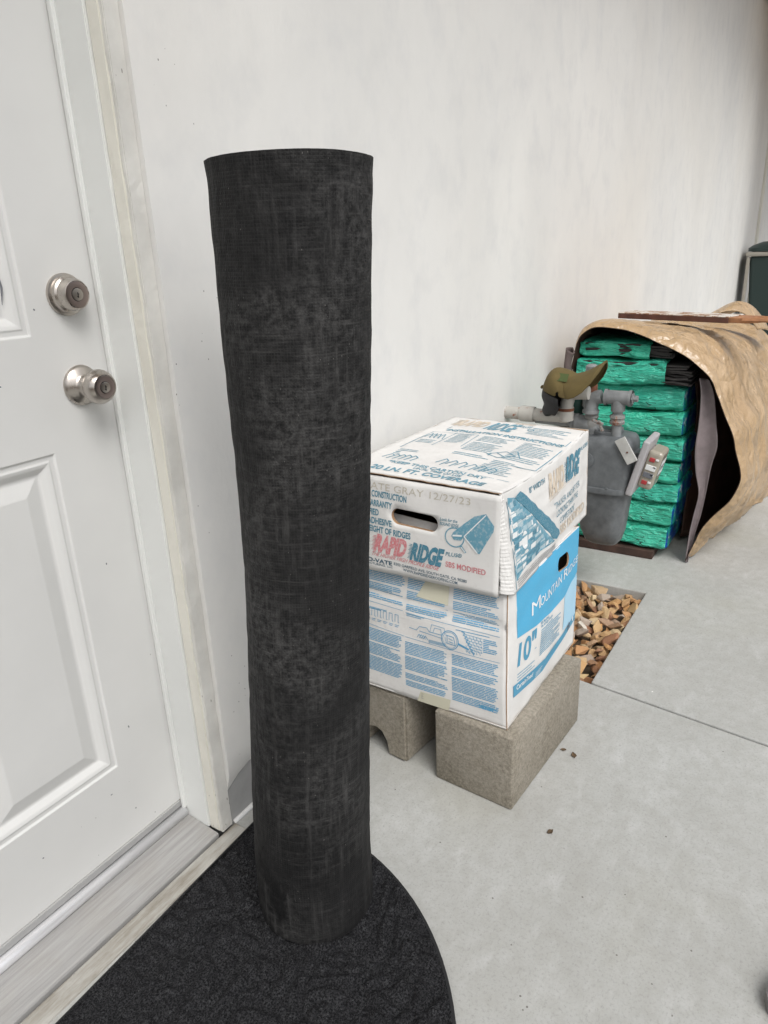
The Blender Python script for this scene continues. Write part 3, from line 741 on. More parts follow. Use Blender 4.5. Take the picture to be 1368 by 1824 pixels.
# ---------------- lower carton
lc = empty('carton', (1.42, .70, .192), 'white and blue carton resting on the cinder blocks beneath the upper carton', 'carton', 'cartons of ridge shingles')
nz = lambda u, v, s: noise.noise(Vector((u * 3, v * 3, s)))
def b_front2(u, v):
    crease = -.006 * math.exp(-((v - .80 + .05 * u) / .02) ** 2) + .012 * math.sin(math.pi * min(1, max(0, v))) * math.sin(math.pi * min(1, max(0, u * .8 + .1)))
    return crease + .0045 * nz(u, v * 2, 1.5) * math.sin(math.pi * min(1, max(0, v)))
sag = lambda u: -.0015 + .0 * u
F2 = bil([(1.2246, .905, .194), (1.2246, .4983, .1925), (1.266, .521, .499), (1.262, .905, .499)], b_front2)
S2 = bil([(1.2246, .4983, .1925), (1.6506, .4908, .194), (1.700, .508, .505), (1.266, .521, .499)], lambda u, v: .010 * math.sin(math.pi * max(0, min(1, u))) * math.sin(math.pi * max(0, min(1, v))) + .004 * nz(u * 2, v * 2, 4) * math.sin(math.pi * max(0, min(1, u))) - .002 * math.exp(-((v - .70 - .3 * u) / .06) ** 2) * max(0, 1 - u / .35))
panel('front_panel', F2, .41, .305, CM, lc)
panel('side_panel', S2, .43, .305, CM, lc, step=.009, holes=[(.731, .842, .094, .058, -.13)])
B2 = bil([(1.6506, .4908, .194), (1.6506, .905, .194), (1.690, .905, .503), (1.700, .508, .505)]); L2 = bil([(1.6506, .905, .194), (1.2246, .905, .194), (1.262, .905, .499), (1.690, .905, .503)])
panel('back_panel', B2, .41, .305, CM, lc, step=.05); panel('wall_side_panel', L2, .43, .305, CM, lc, step=.05)
T2 = bil([(1.262, .905, .4985), (1.266, .521, .4985), (1.700, .508, .504), (1.69, .905, .502)]); panel('top_panel', T2, .4, .43, CM, lc, step=.05)
D2 = bil([(1.6506, .905, .194), (1.6506, .4908, .194), (1.2246, .4983, .1935), (1.2246, .905, .194)]); panel('bottom_panel', D2, .4, .43, CM, lc, step=.05)
tube('corner_crease', [F2(1, v / 14) + Vector((-.0002, -.0002, 0)) for v in range(15)], .0011, M['kraft'], lc, 6)
# front: three columns of small blue type over two blocks, with a band of drawings
pr = Print(F2); sl2 = -.004
cols = [(.06, .355), (.375, .65), (.675, .955)]
blocks = [(.49, .135, [(.385, .40), (.27, .285)]), (.465, .105, [(.36, .375), (.22, .235), (.15, .16)]), (.465, .105, [(.375, .388), (.29, .30), (.17, .182)])]
for (a, b), (v1, v0, gp) in zip(cols, blocks): pr.para(a, b, v1, v0, .0128, .0064, rng, .10, gaps=gp)
for (a, b), (v1, v0) in zip(cols, [(.975, .735), (.975, .715), (.975, .715)]): pr.para(a, b, v1, v0, .0128, .0064, rng, .10, gaps=[(.868, .88), (.79, .80)])
pr.para(.84, .955, .125, .10, .0128, .006, rng, .3); pr.para(.865, .955, .635, .545, .0128, .0064, rng, .25)
for u0, u1, v in ((.06, .24, .665), (.06, .20, .655), (.38, .50, .690), (.38, .48, .678), (.70, .90, .662)): pr.rect(u0, v, u1, v + .005, 3)
asp = .41 / .305
pr.line([(.04, .712), (.355, .706)], .003, asp); pr.line([(.375, .70), (.96, .682)], .003, asp); pr.line([(.04, .528), (.37, .510)], .003, asp); pr.line([(.375, .508), (.96, .492)], .003, asp)
for k in range(6): # bracket row
    u = .09 + k * .042; pr.line([(u, .60), (u, .66), (u + .022, .66), (u + .022, .60), (u + .03, .60)], .004, asp); pr.rect(u, .575, u + .03, .579); pr.rect(u, .563, u + .024, .567)
# house sketch
pr.line([(.40, .59), (.45, .585), (.47, .62), (.52, .625), (.535, .60), (.62, .60)], .004, asp); pr.line([(.47, .585), (.62, .575)], .004, asp)
for k in range(4): pr.line([(.53, .535 - k * .007), (.64, .537 - k * .007)], .003, asp)
for k in range(4): pr.line([(.455 + k * .014, .53), (.468 + k * .014, .56), (.482 + k * .014, .53)], .004, asp)
pr.line([(.54, .60), (.55, .66), (.63, .655), (.64, .56)], .0035, asp); pr.line([(.56, .60), (.57, .64), (.61, .64), (.615, .60)], .0035, asp)
def ring(p, cu, cv, ru, asp_, w, n=28): p.line([(cu + ru * math.cos(2 * math.pi * k / n), cv + ru * asp_ * math.sin(2 * math.pi * k / n)) for k in range(n + 1)], w, asp_)
ring(pr, .667, .576, .052, asp, .006); ring(pr, .667, .576, .044, asp, .003)
pr.poly([(.715, .557), (.722, .572), (.785, .545), (.778, .533)], .02)
for a_, b_ in (((.64, .61), (.69, .605)), ((.64, .55), (.70, .545)), ((.65, .55), (.65, .61)), ((.69, .605), (.70, .545)), ((.66, .59), (.685, .58)), ((.66, .565), (.69, .56))): pr.line([a_, b_], .005, asp)
for k in range(6): pr.line([(.745 + k * .009, .648 - k * .021), (.86, .640 - k * .021)], .0035, asp)
for k in range(7):
    for j in range(5): u = .765 + j * .02 + (k % 2) * .01; pr.line([(u, .640 - k * .018), (u + .004, .622 - k * .018)], .0035, asp)
for k in range(7): pr.line([(.735 + k * .010, .66 - k * .022), (.755 + k * .010, .655 - k * .022), (.748 + k * .010, .635 - k * .022)], .005, asp)
pr.line([(.77, .53), (.79, .51)], .004, asp); pr.line([(.79, .535), (.81, .51)], .004, asp)
tag(pr.build('printed_instructions', M['ink_blue'], lc), kind='stuff')
tp = Print(F2, .0012); tp.quad((.448, .001), (.652, .001), (.665, .097), (.472, .089), 8, 4); tp2 = Print(F2, .0012); tp2.quad((.44, .84), (.645, .825), (.648, .97), (.50, .985), 8, 4); tp2.build('packing_tape', M['tape'], lc)
tt = tp.build('packing_tape', M['tape'], lc)
tw = Print(F2, .0017); 
for k in range(3): tw.text('TE'[k % 2] + 'SL', .474 + .002 * k, .030 + k * .018, .490, .034 + k * .018, .010)
tw.build('tape_marking', M['ink_grey'], lc)
# side of lower carton
pb = Print(S2, .0006); pb.poly([(.10, .618), (.529, .560), (.741, .548), (.76, .556), (1.0, .600), (1.0, .998), (.10, .998)], .03)
# carve the hand hole out of the blue field by building it as a fan around it
def field_with_hole(P, outline, hole, off):
    cu, cv, a, b, sl_ = hole; W, H = .43, .305; L = []
    for k in range(32):
        t = 2 * math.pi * k / 32; cx_ = (a * W - b * H) * (1 if math.cos(t) >= 0 else -1) + b * H * math.cos(t); cy_ = b * H * math.sin(t); L.append((cu + cx_ / W, cv + cy_ / H + sl_ * cx_ / W))
    pts = list(outline) + L; n = len(outline); ed = [(i, (i + 1) % n) for i in range(n)] + [(n + i, n + (i + 1) % 32) for i in range(32)]
    for i in range(1, 36):
        for j in range(1, 30):
            u, v = .1 + .9 * i / 36, .5 + .5 * j / 30
            if inside(outline, u, v) and not inside([(cu + (x - cu) * 1.1, cv + (y - cv) * 1.15) for x, y in L], u, v): pts.append((u, v))
    r = delaunay_2d_cdt([Vector(p) for p in pts], ed, [], 0, 1e-7); uv = [(v[0], v[1]) for v in r[0]]
    F = []
    for f in r[2]:
        c = (sum(uv[i][0] for i in f) / 3, sum(uv[i][1] for i in f) / 3)
        if inside(outline, *c) and not inside(L, *c): F.append(tuple(f))
    p = Print(P, off); p.add(uv, F); return p
pb = field_with_hole(S2, [(.10, .618), (.33, .570), (.529, .548), (.741, .545), (.9, .575), (.998, .62), (.998, .998), (.10, .998)], (.731, .842, .094, .058, -.13), .0006)
pb.build('sky_blue_field', M['ink_sky'], lc)
pp = Print(S2, .0009); pp.poly([(.745, .27), (.751, .40), (.759, .545), (.88, .60), (.998, .60), (.998, .26), (.87, .25)], .03); pp.build('pale_picture', M['ink_pale'], lc)
pd = Print(S2, .0013); pd.poly([(.064, .197), (.063, .285), (.30, .246), (.475, .218), (.757, .242), (.995, .262), (.995, .212), (.80, .185), (.444, .135), (.30, .152)], .02); pd.build('blue_band', M['ink_deep'], lc)
pw = Print(S2, .0019)
pw.text('M', .262, .684, .372, .688, .092, .12); pw.text('OUNTAIN', .375, .688, .690, .700, .062, .12); pw.text('R', .725, .698, .795, .702, .072, .12); pw.text('IDGE', .800, .702, .985, .715, .056, .12)
pw.build('title_lettering', M['ink_white'], lc); pw = Print(S2, .0019)
pw.text('CertainTeed', .097, .232, .300, .196, .034, 0, .02)
for k in range(3): pw.rect(.34, .188 - k * .014, .43 - .01 * k, .192 - k * .014)
pw.build('white_lettering', M['ink_white'], lc)
pt = Print(S2, .0009); pt.text('10"', .105, .405, .315, .385, .155, .12, .03); pt.text('SBS Modified', .385, .545, .50, .530, .018, 0, .01); pt.text('Hip & Ridge Shingles', .385, .52, .56, .505, .018, 0, .01)
pt.para(.385, .70, .495, .285, .0165, .007, rng, .2, slope=-.07); pt.para(.11, .32, .335, .285, .022, .006, rng, .1, slope=-.12); pt.rect(.31, .402, .33, .408)
pt.build('blue_lettering', M['ink_deep'], lc)
pg = Print(S2, .002); ring(pg, .862, .232, .020, .43 / .305, .010); pg.rect(.852, .222, .872, .242); pg.build('grey_seal', M['ink_grey'], lc)
pg = Print(S2, .0021); pg.poly([(.925, .235), (.945, .235), (.948, .262), (.935, .275), (.922, .262)], .01); pg.build('white_mark', M['ink_white'], lc)

# ---------------- upper carton
uc = empty('carton', (1.5, .72, .50), 'white shingle carton with crushed corrugated lid stacked on the blue carton', 'carton', 'cartons of ridge shingles')
F1 = bil([(1.232, .93, .503), (1.246, .5356, .497), (1.258, .5365, .7155), (1.25, .93, .7245)], lambda u, v: .004 * math.sin(math.pi * max(0, min(1, u))) * math.sin(math.pi * max(0, min(1, v))) + .0018 * nz(u * 2, v, 9))
HOLE1 = (.503, .625, .145, .082, -.055)
panel('front_panel', F1, .395, .222, CM, uc, holes=[HOLE1], th=.010)
# inner flap seen through the hand hole
FI = bil([(1.272, .90, .52), (1.272, .56, .515), (1.275, .56, .616), (1.272, .90, .640)]); panel('inner_flap', FI, .34, .08, CMW, uc, step=.04)
def b_side(u, v):
    uu = max(0, min(1, u)); vv = max(0, min(1, v))
    return .0016 * nz(u * 5, v * 3, 21) + .005 * math.sin(math.pi * uu) * math.sin(math.pi * vv) + .0007 * math.sin(vv * 2 * math.pi * 34) * (.4 + .6 * math.exp(-uu * 4)) + .004 * (1 - vv) * noise.noise(Vector((u * 8, 0, 2)))
def edge_sag(t): t = max(0, min(1, t)); return -.013 * math.sin(math.pi * t ** .8) + .004 * math.exp(-((t - .93) / .05) ** 2)
def sagged(P, f): return lambda u, v: P(u, v) + Vector((0, 0, f(u, v)))
S1 = sagged(bil([(1.274, .5082, .497), (1.81, .523, .498), (1.843, .541, .722), (1.267, .539, .7215)], b_side), lambda u, v: max(0, v) * edge_sag(u))
panel('side_panel', S1, .57, .225, CM, uc, step=.0055)
# crushed corrugated corner between front and side
CR = bil([(1.2475, .5300, .505), (1.274, .5082, .497), (1.267, .539, .7215), (1.262, .5405, .715)], lambda u, v: .0014 * math.sin(v * 2 * math.pi * 26) + .004 * math.sin(math.pi * max(0, min(1, u))) * (1 - v) + .0015 * nz(u * 3, v * 6, 2)); panel('crushed_corner', CR, .035, .22, CMW, uc, step=.003)
T1 = sagged(bil([(1.25, .93, .7335), (1.264, .5385, .7235), (1.843, .541, .7245), (1.80, .917, .7365)], lambda u, v: .007 * math.sin(math.pi * max(0, min(1, u))) * math.sin(math.pi * max(0, min(1, v))) + .002 * nz(u * 3, v * 4, 33) - .006 * max(0, u - .8) * max(0, v - .6) * 25 * .4), lambda u, v: max(0, min(1, u)) ** 2 * edge_sag(v))
panel('top_panel', T1, .39, .58, CM, uc, step=.012)
B1 = bil([(1.81, .523, .498), (1.77, .92, .50), (1.80, .917, .7365), (1.843, .541, .7245)]); panel('back_panel', B1, .39, .22, CM, uc, step=.05)
L1 = bil([(1.77, .92, .50), (1.232, .93, .503), (1.25, .93, .7335), (1.80, .917, .7365)]); panel('wall_side_panel', L1, .55, .22, CM, uc, step=.05)
D1 = bil([(1.77, .92, .512), (1.79, .545, .512), (1.262, .545, .512), (1.255, .92, .512)]); panel('bottom_panel', D1, .39, .55, CM, uc, step=.05)
tube('torn_edge', [T1(.0 + k / 24, 0) + Vector((.0002, 0, -.0035 + .0008 * math.sin(k * 2.1))) for k in range(25)], .0009, M['kraft'], uc, 6)
# front print
f = Print(F1, .0008); aspF = .395 / .222
f.text('LAMINATED CONSTRUCTION', .055, .797, .452, .786, .062, 0, .025); f.text('LIFETIME WARRANTY', .06, .700, .359, .692, .062, 0, .025)
f.text('SBS MODIFIED', .06, .608, .273, .600, .062, 0, .025); f.text('SPECIAL ADHESIVE', .06, .515, .359, .508, .062, 0, .025); f.text('HEAVY WEIGHT OF RIDGES', .06, .432, .480, .415, .062, 0, .025)
f.build('bullet_lettering', M['ink_teal'], uc); f = Print(F1, .0008); f.text('RIDGE', .475, .214, .668, .203, .168, .14, .06); f.text('PLUS®', .695, .322, .790, .330, .040, .10, .01)
fl_ = Print(F1, .0008); fl_.text('Look for the', .659, .672, .761, .676, .030, .1, .012); fl_.text('ROUND EDGE....', .659, .628, .783, .632, .030, .1, .012); fl_.build('slogan_lettering', M['ink_teal'], uc)
for k in range(11): v = .216 + k * .0148; f.quad((.458 + .004 * (k % 3) + .0012 * k, v), (.492, v), (.492, v + .008), (.458 + .004 * (k % 3) + .0012 * k, v + .004))
f.build('teal_lettering', M['ink_teal'], uc)
g = Print(F1, .0008); g.text('RAPID', .240, .228, .442, .218, .168, .14, .06); g.text('THE HIGHER HIGH PROFILE RIDGE', .222, .168, .652, .150, .040, .25, .012); g.text('SBS MODIFIED', .696, .208, .931, .203, .055, 0, .02)
for k in range(11): v = .230 + k * .0148; g.quad((.222 + .004 * (k % 3) + .0012 * k, v), (.258, v), (.258, v + .008), (.222 + .004 * (k % 3) + .0012 * k, v + .004))
g.build('red_lettering', M['ink_red'], uc)
d = Print(F1, .0008); d.text('EZ-RO-VATE', .10, .098, .360, .092, .042, 0, .03); d.text('MANUFACTURING, LLC', .12, .065, .363, .062, .022, 0, .012)
d.text('8303 GARFIELD AVE, SOUTH GATE, CA 90280', .370, .104, .823, .080, .030, 0, .01); d.text('WWW.RAPIDRIDGEROOFING.COM', .430, .058, .767, .042, .030, 0, .012); d.build('dark_lettering', M['ink_navy'], uc)
p_ = Print(F1, .0008); p_.text('SLATE GRAY 12/27/23', .150, .868, .831, .868, .070, 0, -.004); p_.build('pencil_writing', M['ink_pencil'], uc)
s_ = Print(F1, .0008); s_.poly([(.803, .554), (.857, .768), (.922, .812), (.969, .706), (.966, .65), (.893, .405), (.875, .415)], .02); s_.poly([(.729, .537), (.738, .575), (.80, .68), (.857, .768), (.803, .556), (.785, .505), (.745, .500)], .02)
ring(s_, .748, .527, .054, aspF, .012); s_.poly([(.775, .445), (.790, .455), (.818, .395), (.806, .385)], .02); s_.build('shingle_drawing', M['ink_teal_light'], uc)
s_ = Print(F1, .0013); s_.line([(.803, .554), (.922, .800)], .010, aspF); s_.line([(.803, .554), (.880, .412)], .014, aspF); s_.quad((.735, .535), (.790, .548), (.79, .566), (.738, .553)); s_.quad((.782, .440), (.789, .444), (.812, .396), (.806, .392)); s_.build('drawing_highlight', M['ink_white'], uc)
# side print
s = Print(S1, .0012); aS = .57 / .225
s.text('8" WIDTH', .244, .852, .411, .843, .056, 0, .01); s.build('width_lettering', M['ink_teal'], uc); s = Print(S1, .0012); s.text('RIDGE', .655, .672, .845, .640, .235, .10, .06); s.text('PLUS®', .874, .835, .983, .838, .045, .1, .01)
s.build('teal_lettering', M['ink_teal'], uc); s = Print(S1, .0012)
s.text('"THICKER AND BETTER', .490, .470, .860, .455, .070, 0, -.002); s.text('LOOKING THAN THE', .518, .362, .831, .350, .070, 0, -.002); s.text('COMPETITION"', .557, .256, .781, .240, .070, 0, -.002)
for k in range(12): v = .672 + k * .0185; s.quad((.632 + .004 * (k % 3) + .0012 * k, v), (.668, v), (.668, v + .010), (.632 + .004 * (k % 3) + .0012 * k, v + .005))
s.build('teal_lettering', M['ink_teal'], uc)
t_ = Print(S1, .0012); t_.text('RAPID', .435, .675, .625, .655, .215, .10, .06); t_.build('faded_tan_title', M['ink_tan'], uc); t_ = Print(S1, .0012); t_.text('SBS MODIFIED', .560, .125, .940, .110, .10, 0, .02)
for k in range(8): t_.rect(.42 + rng.random() * .02, .61 + k * .008, .80 + .02 * (k % 2), .613 + k * .008)
t_.build('faded_tan_lettering', M['ink_tan'], uc)
rq = Print(S1, .0007); rq.poly([(.040, .93), (.10, .90), (.16, .80), (.46, .165), (.48, .12), (.20, .20), (.036, .10)], .04); rq.build('roof_wash_drawing', M['ink_teal_light'], uc)
rf = Print(S1, .0015)
# roof drawing: ridge band plus shingle courses
rb = [(.155, .930)]
for k in range(12): rb.append((.175 + k * .033 + .006 * (k % 2), .905 - k * .064))
rb += [(.553, .15), (.515, .12)]
rf.poly(rb + [(.46, .165), (.10, .895)], .03)
rf.build('ridge_band_drawing', M['ink_teal'], uc)
rl = Print(S1, .0012); rwh = Print(S1, .0011); rls = Print(S1, .0010)
for j in range(12):
    v1 = .88 - j * .060; ul = .045; ur = .10 + (.895 - v1) * .36 / .73 * .9
    uu = ul
    while uu < ur - .008:
        wd = rng.uniform(.035, .06); 
        rr_ = rng.random(); tgt = rwh if rr_ < .36 else (rl if rr_ < .62 else rls)
        if not (.10 < uu < .18 and .33 < v1 < .55): tgt.quad((uu, v1 - .056), (min(uu + wd, ur), v1 - .056), (min(uu + wd, ur), v1 - .006), (uu, v1 - .006))
        uu += wd + .004
ol = [(.147 + .028 * math.cos(t * .314), .435 + .095 * math.sin(t * .314)) for t in range(21)]
ow = Print(S1, .0014); ow.poly(ol[:-1], .05); ow.build('oval_seal', M['ink_white'], uc); rl.line(ol, .008, aS); rl.line([(.030, .90), (.028, .02)], .012, aS); rl.line([(.04, .16), (.20, .20), (.48, .13)], .014, aS)
tag(rl.build('roof_shingle_drawing', M['ink_teal'], uc), kind='stuff'); tag(rwh.build('pale_shingle_drawing', M['ink_white'], uc), kind='stuff'); tag(rls.build('mid_shingle_drawing', M['ink_wash'], uc), kind='stuff')
rw = Print(S1, .0009)
for k in range(7): rw.line([(.045, .115 - k * .013), (.25, .120 - k * .012), (.5, .085 - k * .009)], .004, aS)
rw.build('fine_line_drawing', M['ink_grey'], uc)
# top print
kp = Print(T1, .0009); k1 = Print(T1, .0010); aT = .39 / .58
k1.text('20 LN. FT. COVERAGE', .165, .040, .867, .036, .042, .05, .03); k1.text('*KEEP THIS CARTON DRY', .205, .134, .822, .120, .026, .05, .02); k1.text('UNTIL TIME OF USE', .40, .098, .70, .094, .022, .05, .015)
k1.text('INSTALLATION INSTRUCTIONS', .160, .700, .964, .700, .036, .05, .025); k1.text('RIDGE', .365, .798, .555, .794, .140, .12, .035); k1.text('PLUS®', .575, .895, .645, .900, .034, .1, .01)
k1.line([(.14, .79), (.145, .725), (.978, .725)], .003, aT); k1.line([(.978, .80), (.978, .725)], .003, aT); k1.line([(1 - .012, .66), (.99, .346), (.88, .340)], .004, aT)
k1.line([(.10, .66), (.098, .358)], .004, aT); k1.line([(.26, .68), (.27, .42)], .003, aT); k1.line([(.42, .67), (.44, .46)], .003, aT); k1.line([(.62, .160), (.949, .152)], .003, aT)
k1.line([(.10, .66), (.42, .67)], .003, aT)
for (a, b, v1, v0) in ((.66, .93, .905, .80), (.29, .41, .66, .50), (.46, .68, .66, .57), (.74, .97, .66, .40), (.46, .66, .55, .42), (.12, .25, .50, .46), (.13, .27, .32, .25), (.46, .70, .37, .34), (.70, .92, .30, .20), (.72, .95, .36, .32)): kp.para(a, b, v1, v0, .0195, .0060, rng, .25)
ring(k1, .66, .875, .02, aT, .006)
for k in range(5): u = .12 + k * .04; k1.line([(u, .19), (u + .02, .25), (u + .05, .23), (u + .035, .18)], .005, aT)
for k in range(4): k1.line([(.11 + k * .03, .56), (.13 + k * .03, .62), (.16 + k * .03, .54)], .004, aT)
for k in range(6): u = .46 + k * .06; k1.line([(u, .21), (u + .03, .27), (u + .055, .25), (u + .04, .19)], .005, aT)
k1.line([(.64, .42), (.72, .50), (.80, .46), (.72, .40), (.64, .42)], .005, aT); k1.line([(.68, .46), (.76, .42)], .005, aT); k1.line([(.66, .40), (.66, .44)], .004, aT); k1.line([(.78, .52), (.84, .44)], .005, aT)
tag(k1.build('teal_instructions', M['ink_mid'], uc), kind='stuff'); tag(kp.build('fine_instructions', M['ink_teal_light'], uc), kind='stuff')
k2 = Print(T1, .0010); k2.text('RAPID', .125, .828, .335, .822, .115, .12, .035); k2.text('MODIFIED', .50, .955, .64, .955, .03, .1, .02)
for k in range(10): k2.rect(.100, .830 + k * .011, .14 + .01 * (k % 2), .835 + k * .011)
k2.build('faded_tan_lettering', M['ink_tan'], uc)

# ============================================================ GRAVEL BED
bed = empty('gravel_bed', (2.10, .73, -.10)); tag(bed, kind='structure')
slab_poly('gravel_base', [(1.77, .46), (2.44, .46), (2.44, .995), (1.77, .995)], M['dirt'], -.062, .03)
rock_me = []
def rock_mesh(seed, r):
    q = random.Random(seed); bm = bmesh.new()
    for _ in range(11):
        v = Vector((q.gauss(0, 1), q.gauss(0, 1), q.gauss(0, 1))).normalized(); s_ = q.uniform(.68, 1.0)
        bm.verts.new((v.x * r * s_ * 1.35, v.y * r * s_ * .85, v.z * r * s_ * .60))
    res = bmesh.ops.convex_hull(bm, input=bm.verts); bmesh.ops.delete(bm, geom=[g for g in res['geom_interior'] if isinstance(g, bmesh.types.BMVert)], context='VERTS')
    bmesh.ops.bevel(bm, geom=list(bm.edges), offset=r * .035, segments=1, affect='EDGES'); return bm
for s_ in range(12):
    bm = rock_mesh(s_, .5); me = bpy.data.meshes.new('stone'); bm.to_mesh(me); bm.free(); me.materials.append(M['stone']); rock_me.append(me)
q = random.Random(11); cnt = 0; placed = []
for layer, (n_, z, sc0, sc1) in enumerate(((205, -.034, .044, .070), (90, -.015, .036, .070))):
    tries = 0; got = 0; loc_ = []
    while got < n_ and tries < 20000:
        tries += 1; x = q.uniform(1.80, 2.415); y = q.uniform(.488, .975) if layer == 0 else q.uniform(.485, .74)
        dmin = .0335 if layer == 0 else .041
        if any((x - a) ** 2 + (y - b) ** 2 < dmin * dmin for a, b in loc_): continue
        loc_.append((x, y)); got += 1
        o = bpy.data.objects.new('stone', rock_me[q.randrange(12)]); C.objects.link(o); o.parent = bed
        s_ = q.uniform(sc0, sc1) * q.choice((.8, 1, 1, 1.12)); o.location = Vector((x, y, z + q.uniform(-.004, .006))) - bed.location
        o.scale = (s_, s_ * q.uniform(.8, 1.1), s_ * q.uniform(.8, 1.1)); o.rotation_euler = (q.uniform(-.8, .8), q.uniform(-.7, .7), q.uniform(0, 6.28))

# ============================================================ SHINGLE BUNDLE STACK
def bundle(i, z0, h, y0, y1, x0, x1, label, seed, open_end=False, flapped=False):
    cx_, cy_, cz_ = (x0 + x1) / 2, (y0 + y1) / 2, z0 + h / 2
    root = empty('shingle_bundle', (cx_, cy_, z0), label, 'shingle bundle', 'green wrapped shingle bundles stacked in a pile')
    W, D = (y1 - y0), (x1 - x0); V, F = [], []
    # wrap as closed rounded loop (front-top-back-bottom) swept along Y, end caps pinched
    NY, NP = 84, 72
    y_lo = y0 if not open_end else y0 + .085
    for j in range(NY + 1):
        y = y_lo + (y1 - y_lo) * j / NY; e = min(j, NY - j) / 3.0; pin = min(1, .90 + .10 * min(1, e)) 
        for k in range(NP):
            t = 2 * math.pi * k / NP; ct, st = math.cos(t), math.sin(t); pw_ = .24
            px_ = math.copysign(abs(ct) ** pw_, ct) * D / 2; pz_ = math.copysign(abs(st) ** (pw_ + .06), st) * h / 2 * 1.06 * pin
            frontness = max(0, -ct)
            q3 = Vector((y * 7, pz_ * 26 + px_ * 1.5, seed * 3.7))
            n1 = noise.fractal(q3, 1, 2.1, 4); n2 = abs(noise.noise(Vector((y * 7 + pz_ * 22, pz_ * 30, seed + .5))))
            n3 = abs(noise.noise(Vector((y * 13 - pz_ * 34, pz_ * 12, seed + 5.5))))
            d = .009 * n1 - .010 * (1 - min(1, n2 * 3.2)) - .007 * (1 - min(1, n3 * 3)) + .006 * noise.noise(Vector((y * 5, seed * 2.2, 0))) + .012 * st * ct * (1 if ct < 0 else 0)
            lipz = (.010 * math.sin(y * 19 + seed * 2) + .012 * noise.noise(Vector((y * 9, seed, 3)))) * frontness * (abs(st) > .5)
            V.append((cx_ + px_ + ct * d, y, cz_ + pz_ + .35 * st * d + lipz * .45))
    for j in range(NY):
        for k in range(NP): k2 = (k + 1) % NP; F.append((j * NP + k, j * NP + k2, (j + 1) * NP + k2, (j + 1) * NP + k))
    F.append(tuple(NY * NP + k for k in range(NP))); nf = len(F)
    if not open_end:
        prev = 0
        for q_ in (.96, .85, .6, .3):
            b0 = len(V)
            for k in range(NP):
                p = V[k]; V.append((cx_ + (p[0] - cx_) * q_, y_lo - .010 * (1 - q_) ** .5 + .004 * noise.noise(Vector((p[0] * 16 * q_, p[2] * 30 * q_, seed))), cz_ + (p[2] - cz_) * q_))
            F += [(prev + k, prev + (k + 1) % NP, b0 + (k + 1) % NP, b0 + k) for k in range(NP)]; prev = b0
        F.append(tuple(prev + k for k in range(NP)))
    # local object coordinates so the blue end print sits at the -Y end of each bundle
    me = bpy.data.meshes.new('plastic_wrap'); me.from_pydata([(v[0] - cx_, v[1] - cy_, v[2] - z0) for v in V], [], F); me.materials.append(M['green']); me.materials.append(M['blue_end'])
    for pi in range(nf, len(F)): me.polygons[pi].material_index = 1
    me.polygons.foreach_set('use_smooth', [True] * len(me.polygons)); o = bpy.data.objects.new('plastic_wrap', me); C.objects.link(o); o.parent = root; fix_norm(o); sharp(o, 55)
    # the shingles inside
    ns = 9 if open_end or flapped else 2; qq = random.Random(seed)
    for s_ in range(ns):
        th = .0065; zz = z0 + .010 + (h - .024) * s_ / max(1, ns - 1); yy0 = y0 + qq.uniform(-.012, .022) if open_end else y0 + .04
        xx0 = x0 + .06 if not (open_end or flapped) else x0 + qq.uniform(.006, .026)
        bm = bmesh.new(); L = y1 - .02 - yy0; NS = 8; vs = []
        for a in range(NS + 1):
            f_ = a / NS; dz = -.010 * (1 - f_) ** 3 * qq.uniform(.6, 1.4) if open_end else 0
            dz += .002 * math.sin(a * 1.7 + s_)
            vs.append([bm.verts.new((x_, yy0 + L * f_, zz + dz + t_)) for x_, t_ in ((xx0, 0), (x1 - .02, 0), (x1 - .02, th), (xx0, th))])
        for a in range(NS):
            for k in range(4): bm.faces.new((vs[a][k], vs[a + 1][k], vs[a + 1][(k + 1) % 4], vs[a][(k + 1) % 4]))
        bm.faces.new(vs[0]); bm.faces.new(vs[-1][::-1]); bmesh.ops.recalc_face_normals(bm, faces=bm.faces); bm_obj('shingle', bm, M['shingle'], root)
    return root
ZB = .035; names = ['lowest green bundle of the pile, lying on the dark wood board', 'second green bundle from the bottom of the pile', 'third green bundle from the bottom of the pile', 'fourth green bundle from the bottom, level with the meter bowl', 'fifth green bundle, in the middle of the pile behind the meter', 'sixth green bundle from the bottom, just above the meter top', 'seventh green bundle from the bottom, third below the tarp', 'second green bundle from the top with shingles sticking out at its torn end', 'topmost green bundle, wrap torn open and dark shingles showing']
tops = [0.035, .130, .225, .310, .392, .488, .585, .683, .780, .850]
ys = [(.480, .83), (.468, .845), (.455, .85), (.462, .86), (.455, .86), (.465, .868), (.472, .87), (.455, .872), (.520, .868)]
for i in range(9):
    h_ = tops[i + 1] - tops[i]
    bundle(i, tops[i] + .001, h_ + .004 if i < 7 else (h_ - .006 if i == 7 else h_ - .020 + .01), ys[i][0], ys[i][1], 2.765 + R_.uniform(-.012, .012), 3.74 if i < 7 else 3.16, names[i], i + 1, open_end=(i >= 7), flapped=(i == 8))
# support board
tag(box('wooden_board', (2.95, .70, .018), (.42, .36, .034), M['wood_dark'], bev=.003), 'dark brown wood board lying under the green bundle pile', 'board')
tag(box('wooden_board', (3.45, .66, .018), (.30, .36, .034), M['wood_dark'], bev=.003), 'dark brown wood board hidden further back beneath the pile', 'board')
